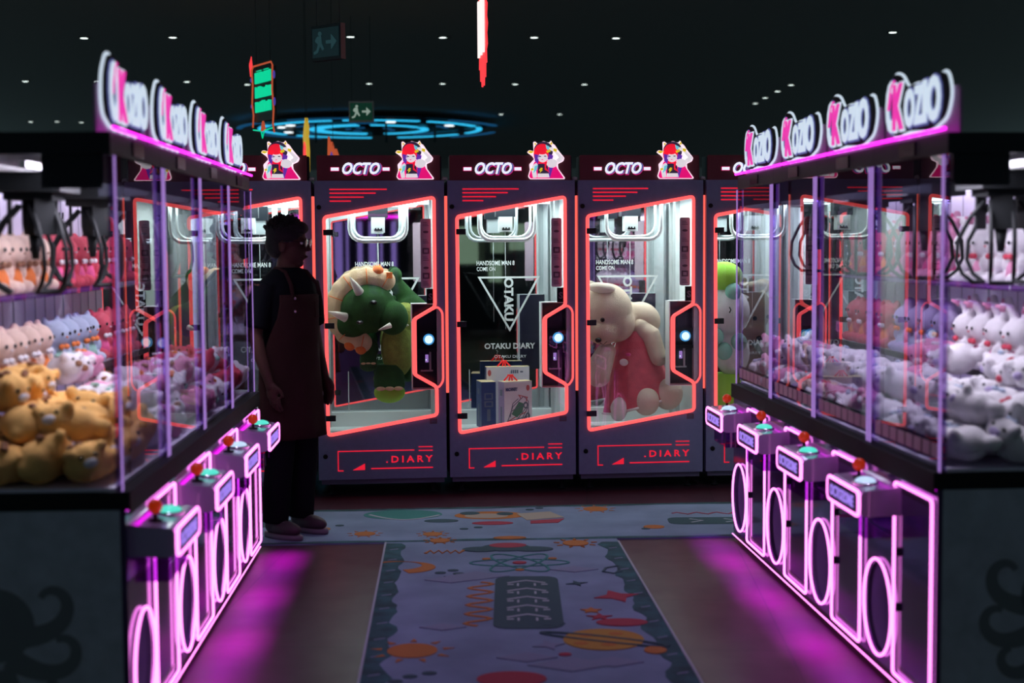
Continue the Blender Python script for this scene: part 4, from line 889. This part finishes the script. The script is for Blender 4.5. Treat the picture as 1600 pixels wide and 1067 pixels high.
for row in 'LR':
    side = 'left' if row == 'L' else 'right'
    for i in range(4):
        _, a = frame(row, i)
        for lv, z in (('lower', 1.086), ('upper', 1.441)):
            key = SHU.get((row, i), SH[(row, i)]) if lv == 'upper' else SH[(row, i)]
            k2 = key+(True,)
            for j in range(4):
                x = .105+j*.172
                n_ = j if row == 'L' else 3-j
                place(k2, SW(row, i, x, .665, z), (0, 0, a+random.uniform(-.3, .1)), '%s %s plush, %s from near end of %s shelf, %s %s machine' % (COLN[key[1]], key[0], ORD[n_], lv, PLACE[i], side),
                      'plush toys on the %s shelf of the %s machine in the %s row' % (lv, PLACE[i], side), 1.0)
        # heap
        pc = {('L', 0): [('bear', 'yellow', 'white', 'brown')], ('L', 1): [('bear', 'white', 'pink', 'brown'), ('bear', 'white', 'brown', 'mint'), ('bear', 'pink', 'white', 'orange')], ('L', 2): [('cat', 'white', 'mint', 'orange'), ('bear', 'pink', 'white', 'brown')],
              ('L', 3): [('bear', 'red', 'pink', 'white'), ('cat', 'white', 'mint', 'orange')], ('R', 0): [('rabbit', 'white', 'lilac', 'blue'), ('rabbit', 'white', 'lilac', 'blue'), ('bear', 'white', 'red', 'red')],
              ('R', 1): [('rabbit', 'white', 'lilac', 'blue'), ('bear', 'pink', 'white', 'white')], ('R', 2): [('rabbit', 'white', 'lilac', 'blue'), ('bear', 'cream', 'white', 'red')], ('R', 3): [('bear', 'pink', 'white', 'white'), ('rabbit', 'white', 'lilac', 'blue')]}[(row, i)]
        lay = [('bottom', 5, 3, .938, 0, .135), ('top', 4, 3, 1.045, .075, .20)]
        if i < 2: lay.append(('topmost', 3, 1, 1.15, .15, .45))
        for ln_, nx, ny, z, x0, y0 in lay:
            if i > 1 and ln_ == 'bottom': ny0 = 1
            else: ny0 = 0
            for iy in range(ny if not (i > 1 and ln_ == 'bottom') else 1):
                for ix in range(nx):
                    x = .09+x0+ix*.145; y = y0+iy*.15
                    if ln_ == 'top' and y > .46: continue
                    key = random.choice(pc)+(False,)
                    nn = ix if row == 'L' else nx-1-ix
                    place(key, SW(row, i, x+random.uniform(-.008, .008), y+random.uniform(-.008, .008), z+random.uniform(-.004, .006)), (random.uniform(-.5, .5), random.uniform(-.4, .4), a+random.uniform(-1.3, 1.3)-.5*(1 if row == 'L' else -1)),
                          '%s plush, %s %s machine, %s heap layer, %s from near pane, %s from aisle' % (COLN[key[1]], PLACE[i], side, ln_, ORD[nn], ORD[iy]),
                          'heaped plush toys in the %s machine of the %s row' % (PLACE[i], side), random.uniform(.92, 1.04)*(1.12 if (row, i) == ('L', 0) else 1))

# ================================================================ the person
p = thing('person', 'person in dark t-shirt, brown apron and glasses standing beyond the left row, facing right', 'person', (-1.235, 7.86, .008), math.radians(56))
q = MB()
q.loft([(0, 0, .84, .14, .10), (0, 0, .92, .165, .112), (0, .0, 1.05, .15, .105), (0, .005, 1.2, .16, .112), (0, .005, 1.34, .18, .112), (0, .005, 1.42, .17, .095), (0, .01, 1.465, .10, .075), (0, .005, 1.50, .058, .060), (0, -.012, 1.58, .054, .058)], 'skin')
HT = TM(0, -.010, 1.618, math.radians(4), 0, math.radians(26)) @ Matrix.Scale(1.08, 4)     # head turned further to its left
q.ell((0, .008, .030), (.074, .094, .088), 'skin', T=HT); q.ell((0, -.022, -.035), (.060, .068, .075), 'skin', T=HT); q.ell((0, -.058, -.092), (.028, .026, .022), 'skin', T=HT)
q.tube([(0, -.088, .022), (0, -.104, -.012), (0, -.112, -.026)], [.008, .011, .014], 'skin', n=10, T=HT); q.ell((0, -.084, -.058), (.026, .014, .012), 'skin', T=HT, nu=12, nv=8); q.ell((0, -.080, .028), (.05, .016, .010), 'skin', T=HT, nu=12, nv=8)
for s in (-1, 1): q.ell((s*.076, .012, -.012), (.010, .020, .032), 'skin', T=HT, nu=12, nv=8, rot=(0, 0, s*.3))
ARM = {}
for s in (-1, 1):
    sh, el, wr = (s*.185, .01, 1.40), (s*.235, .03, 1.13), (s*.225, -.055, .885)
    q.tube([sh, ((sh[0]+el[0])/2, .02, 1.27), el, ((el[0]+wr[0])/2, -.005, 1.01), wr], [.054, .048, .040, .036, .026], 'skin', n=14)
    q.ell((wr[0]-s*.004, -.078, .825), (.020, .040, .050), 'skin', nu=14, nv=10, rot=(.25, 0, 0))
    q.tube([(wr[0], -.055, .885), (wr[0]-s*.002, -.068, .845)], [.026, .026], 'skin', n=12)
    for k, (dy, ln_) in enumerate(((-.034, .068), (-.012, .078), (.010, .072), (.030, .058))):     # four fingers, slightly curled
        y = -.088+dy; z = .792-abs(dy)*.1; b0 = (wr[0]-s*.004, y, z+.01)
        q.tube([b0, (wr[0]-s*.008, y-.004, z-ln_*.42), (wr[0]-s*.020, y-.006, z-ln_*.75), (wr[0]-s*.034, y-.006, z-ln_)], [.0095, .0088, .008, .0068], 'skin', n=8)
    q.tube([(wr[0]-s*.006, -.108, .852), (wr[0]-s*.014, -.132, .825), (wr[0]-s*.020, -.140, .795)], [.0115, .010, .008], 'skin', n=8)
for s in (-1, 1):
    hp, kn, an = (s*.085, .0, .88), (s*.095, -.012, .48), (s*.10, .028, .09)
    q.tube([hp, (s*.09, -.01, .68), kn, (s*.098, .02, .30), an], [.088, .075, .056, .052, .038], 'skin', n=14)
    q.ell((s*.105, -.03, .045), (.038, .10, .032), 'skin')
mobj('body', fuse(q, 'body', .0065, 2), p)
q = MB()                                      # hair: cap and tufts
q.ell((0, .020, .050), (.088, .102, .082), 'hair', T=HT); q.ell((0, .060, .0), (.078, .060, .078), 'hair', T=HT); q.ell((0, -.030, .085), (.070, .068, .040), 'hair', T=HT)
rnd = random.Random(3)
for k in range(260):
    a = rnd.uniform(0, 2*PI); e = rnd.uniform(.1, 1.35); d_ = Vector((math.cos(a)*math.cos(e), math.sin(a)*math.cos(e), math.sin(e)))
    if d_.z < .35 and d_.y < -.1: continue
    c_ = Vector((0, .02, .050)); p0 = c_+Vector((d_.x*.076, d_.y*.090, d_.z*.076)); t_ = Vector((rnd.uniform(-.3, .3), -.45, .35)); p1 = p0+(d_+t_*.7).normalized()*rnd.uniform(.014, .034)
    q.tube([p0, (p0+p1)/2+Vector((0, 0, .004)), p1], [.015, .011, .002], 'hair', n=5, T=HT)
q.obj('hair', p)
q = MB()
for s in (-1, 1):
    q.tube([Vector((s*.034, -.104, .014))+Vector((x*.028, .006*abs(x), z*.019)) for x, z in ellp(0, 0, 1, 1, 18)], .0022, 'gloss_black', True, n=6, T=HT)
    q.ell((s*.034, -.103, .014), (.026, .0015, .017), 'lens', T=HT, nu=14, nv=8); q.tube([(s*.062, -.098, .018), (s*.080, -.04, .018), (s*.084, .02, .010)], .0025, 'gloss_black', n=6, T=HT)
q.tube([(-.008, -.106, .018), (.008, -.106, .018)], .002, 'gloss_black', n=6, T=HT); q.obj('glasses', p)
for s in (-1, 1): MB().ell((s*.032, -.078, .012), (.011, .008, .008), 'eye_white', T=HT, nu=12, nv=8).ell((s*.032, -.0855, .012), (.005, .003, .005), 'eye', T=HT, nu=10, nv=6).obj('eye', p)
MB().ell((0, -.096, -.057), (.020, .006, .006), 'apron', T=HT, nu=12, nv=6).obj('mouth', p)
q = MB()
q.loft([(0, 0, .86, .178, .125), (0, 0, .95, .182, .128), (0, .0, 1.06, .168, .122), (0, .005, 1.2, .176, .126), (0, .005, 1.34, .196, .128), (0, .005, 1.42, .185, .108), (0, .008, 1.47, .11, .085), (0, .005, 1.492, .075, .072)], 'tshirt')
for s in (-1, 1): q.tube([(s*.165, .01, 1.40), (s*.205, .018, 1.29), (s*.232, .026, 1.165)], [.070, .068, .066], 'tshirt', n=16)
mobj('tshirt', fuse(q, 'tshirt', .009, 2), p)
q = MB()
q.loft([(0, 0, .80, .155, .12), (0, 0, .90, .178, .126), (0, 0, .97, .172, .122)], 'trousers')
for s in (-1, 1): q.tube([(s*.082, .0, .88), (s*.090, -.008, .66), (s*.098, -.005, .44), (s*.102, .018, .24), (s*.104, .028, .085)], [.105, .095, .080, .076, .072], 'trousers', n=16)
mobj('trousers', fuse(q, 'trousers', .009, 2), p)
q = MB(); v = []; f = []; na = 29
zs = [1.345, 1.30, 1.22, 1.12, 1.03, .97, .90, .80, .70, .62, .555]
for z in zs:
    half = math.radians(52) if z > 1.25 else math.radians(52+(1.25-z)/.28*48 if z > .97 else 108)
    k = max(0, (1.0-z)); rx = .200+.045*k; ry = .140+.075*k
    for j in range(na):
        t = -half+2*half*j/(na-1); w = 1+.05*k*math.sin(t*8+z*3)*2
        v.append((rx*w*math.sin(t), .003-ry*w*math.cos(t), z))
for i in range(len(zs)-1):
    for j in range(na-1): f.append((i*na+j, (i+1)*na+j, (i+1)*na+j+1, i*na+j+1))
q.add(v, f, 'apron', True); ap = q.obj('apron', p); md = ap.modifiers.new('solid', 'SOLIDIFY'); md.thickness = .004
q = MB()
for s in (-1, 1): q.tube([(s*.11, -.135, 1.34), (s*.105, -.118, 1.40), (s*.085, -.062, 1.468), (s*.075, .02, 1.488), (s*.05, .09, 1.42), (s*.0, .135, 1.28)], .011, 'apron', n=6)
q.obj('apron_strap', ap)
q = MB()
for z in (1.325, 1.255): q.ell((-.108, -.150, z), (.009, .005, .009), 'metal_dull', nu=10, nv=6)
q.obj('buckle', ap)
q = MB(); q.tube([(.05, -.150, 1.30), (.05, -.152, 1.22), (.13, -.128, 1.22), (.13, -.126, 1.30)], .0025, 'apron', n=5); q.obj('pocket', ap)
for s in (-1, 1):
    q = MB(); q.ell((s*.105, -.035, .055), (.046, .125, .045), 'shoe'); q.ell((s*.105, .045, .07), (.042, .05, .055), 'shoe'); me = fuse(q, 'shoe', .007, 2); sh = mobj('shoe', me, p)
    q = MB(); q.loft([(s*.105, -.03, 0, .046, .135), (s*.105, -.03, .012, .050, .140), (s*.105, -.03, .028, .048, .136)], 'sole'); q.obj('sole', sh)
    q = MB()
    for k in range(4): q.tube([(s*.105-.022, -.05-.018*k, .094-.010*k), (s*.105+.022, -.058-.018*k, .094-.010*k)], .003, 'sole', n=5)
    q.obj('laces', sh)
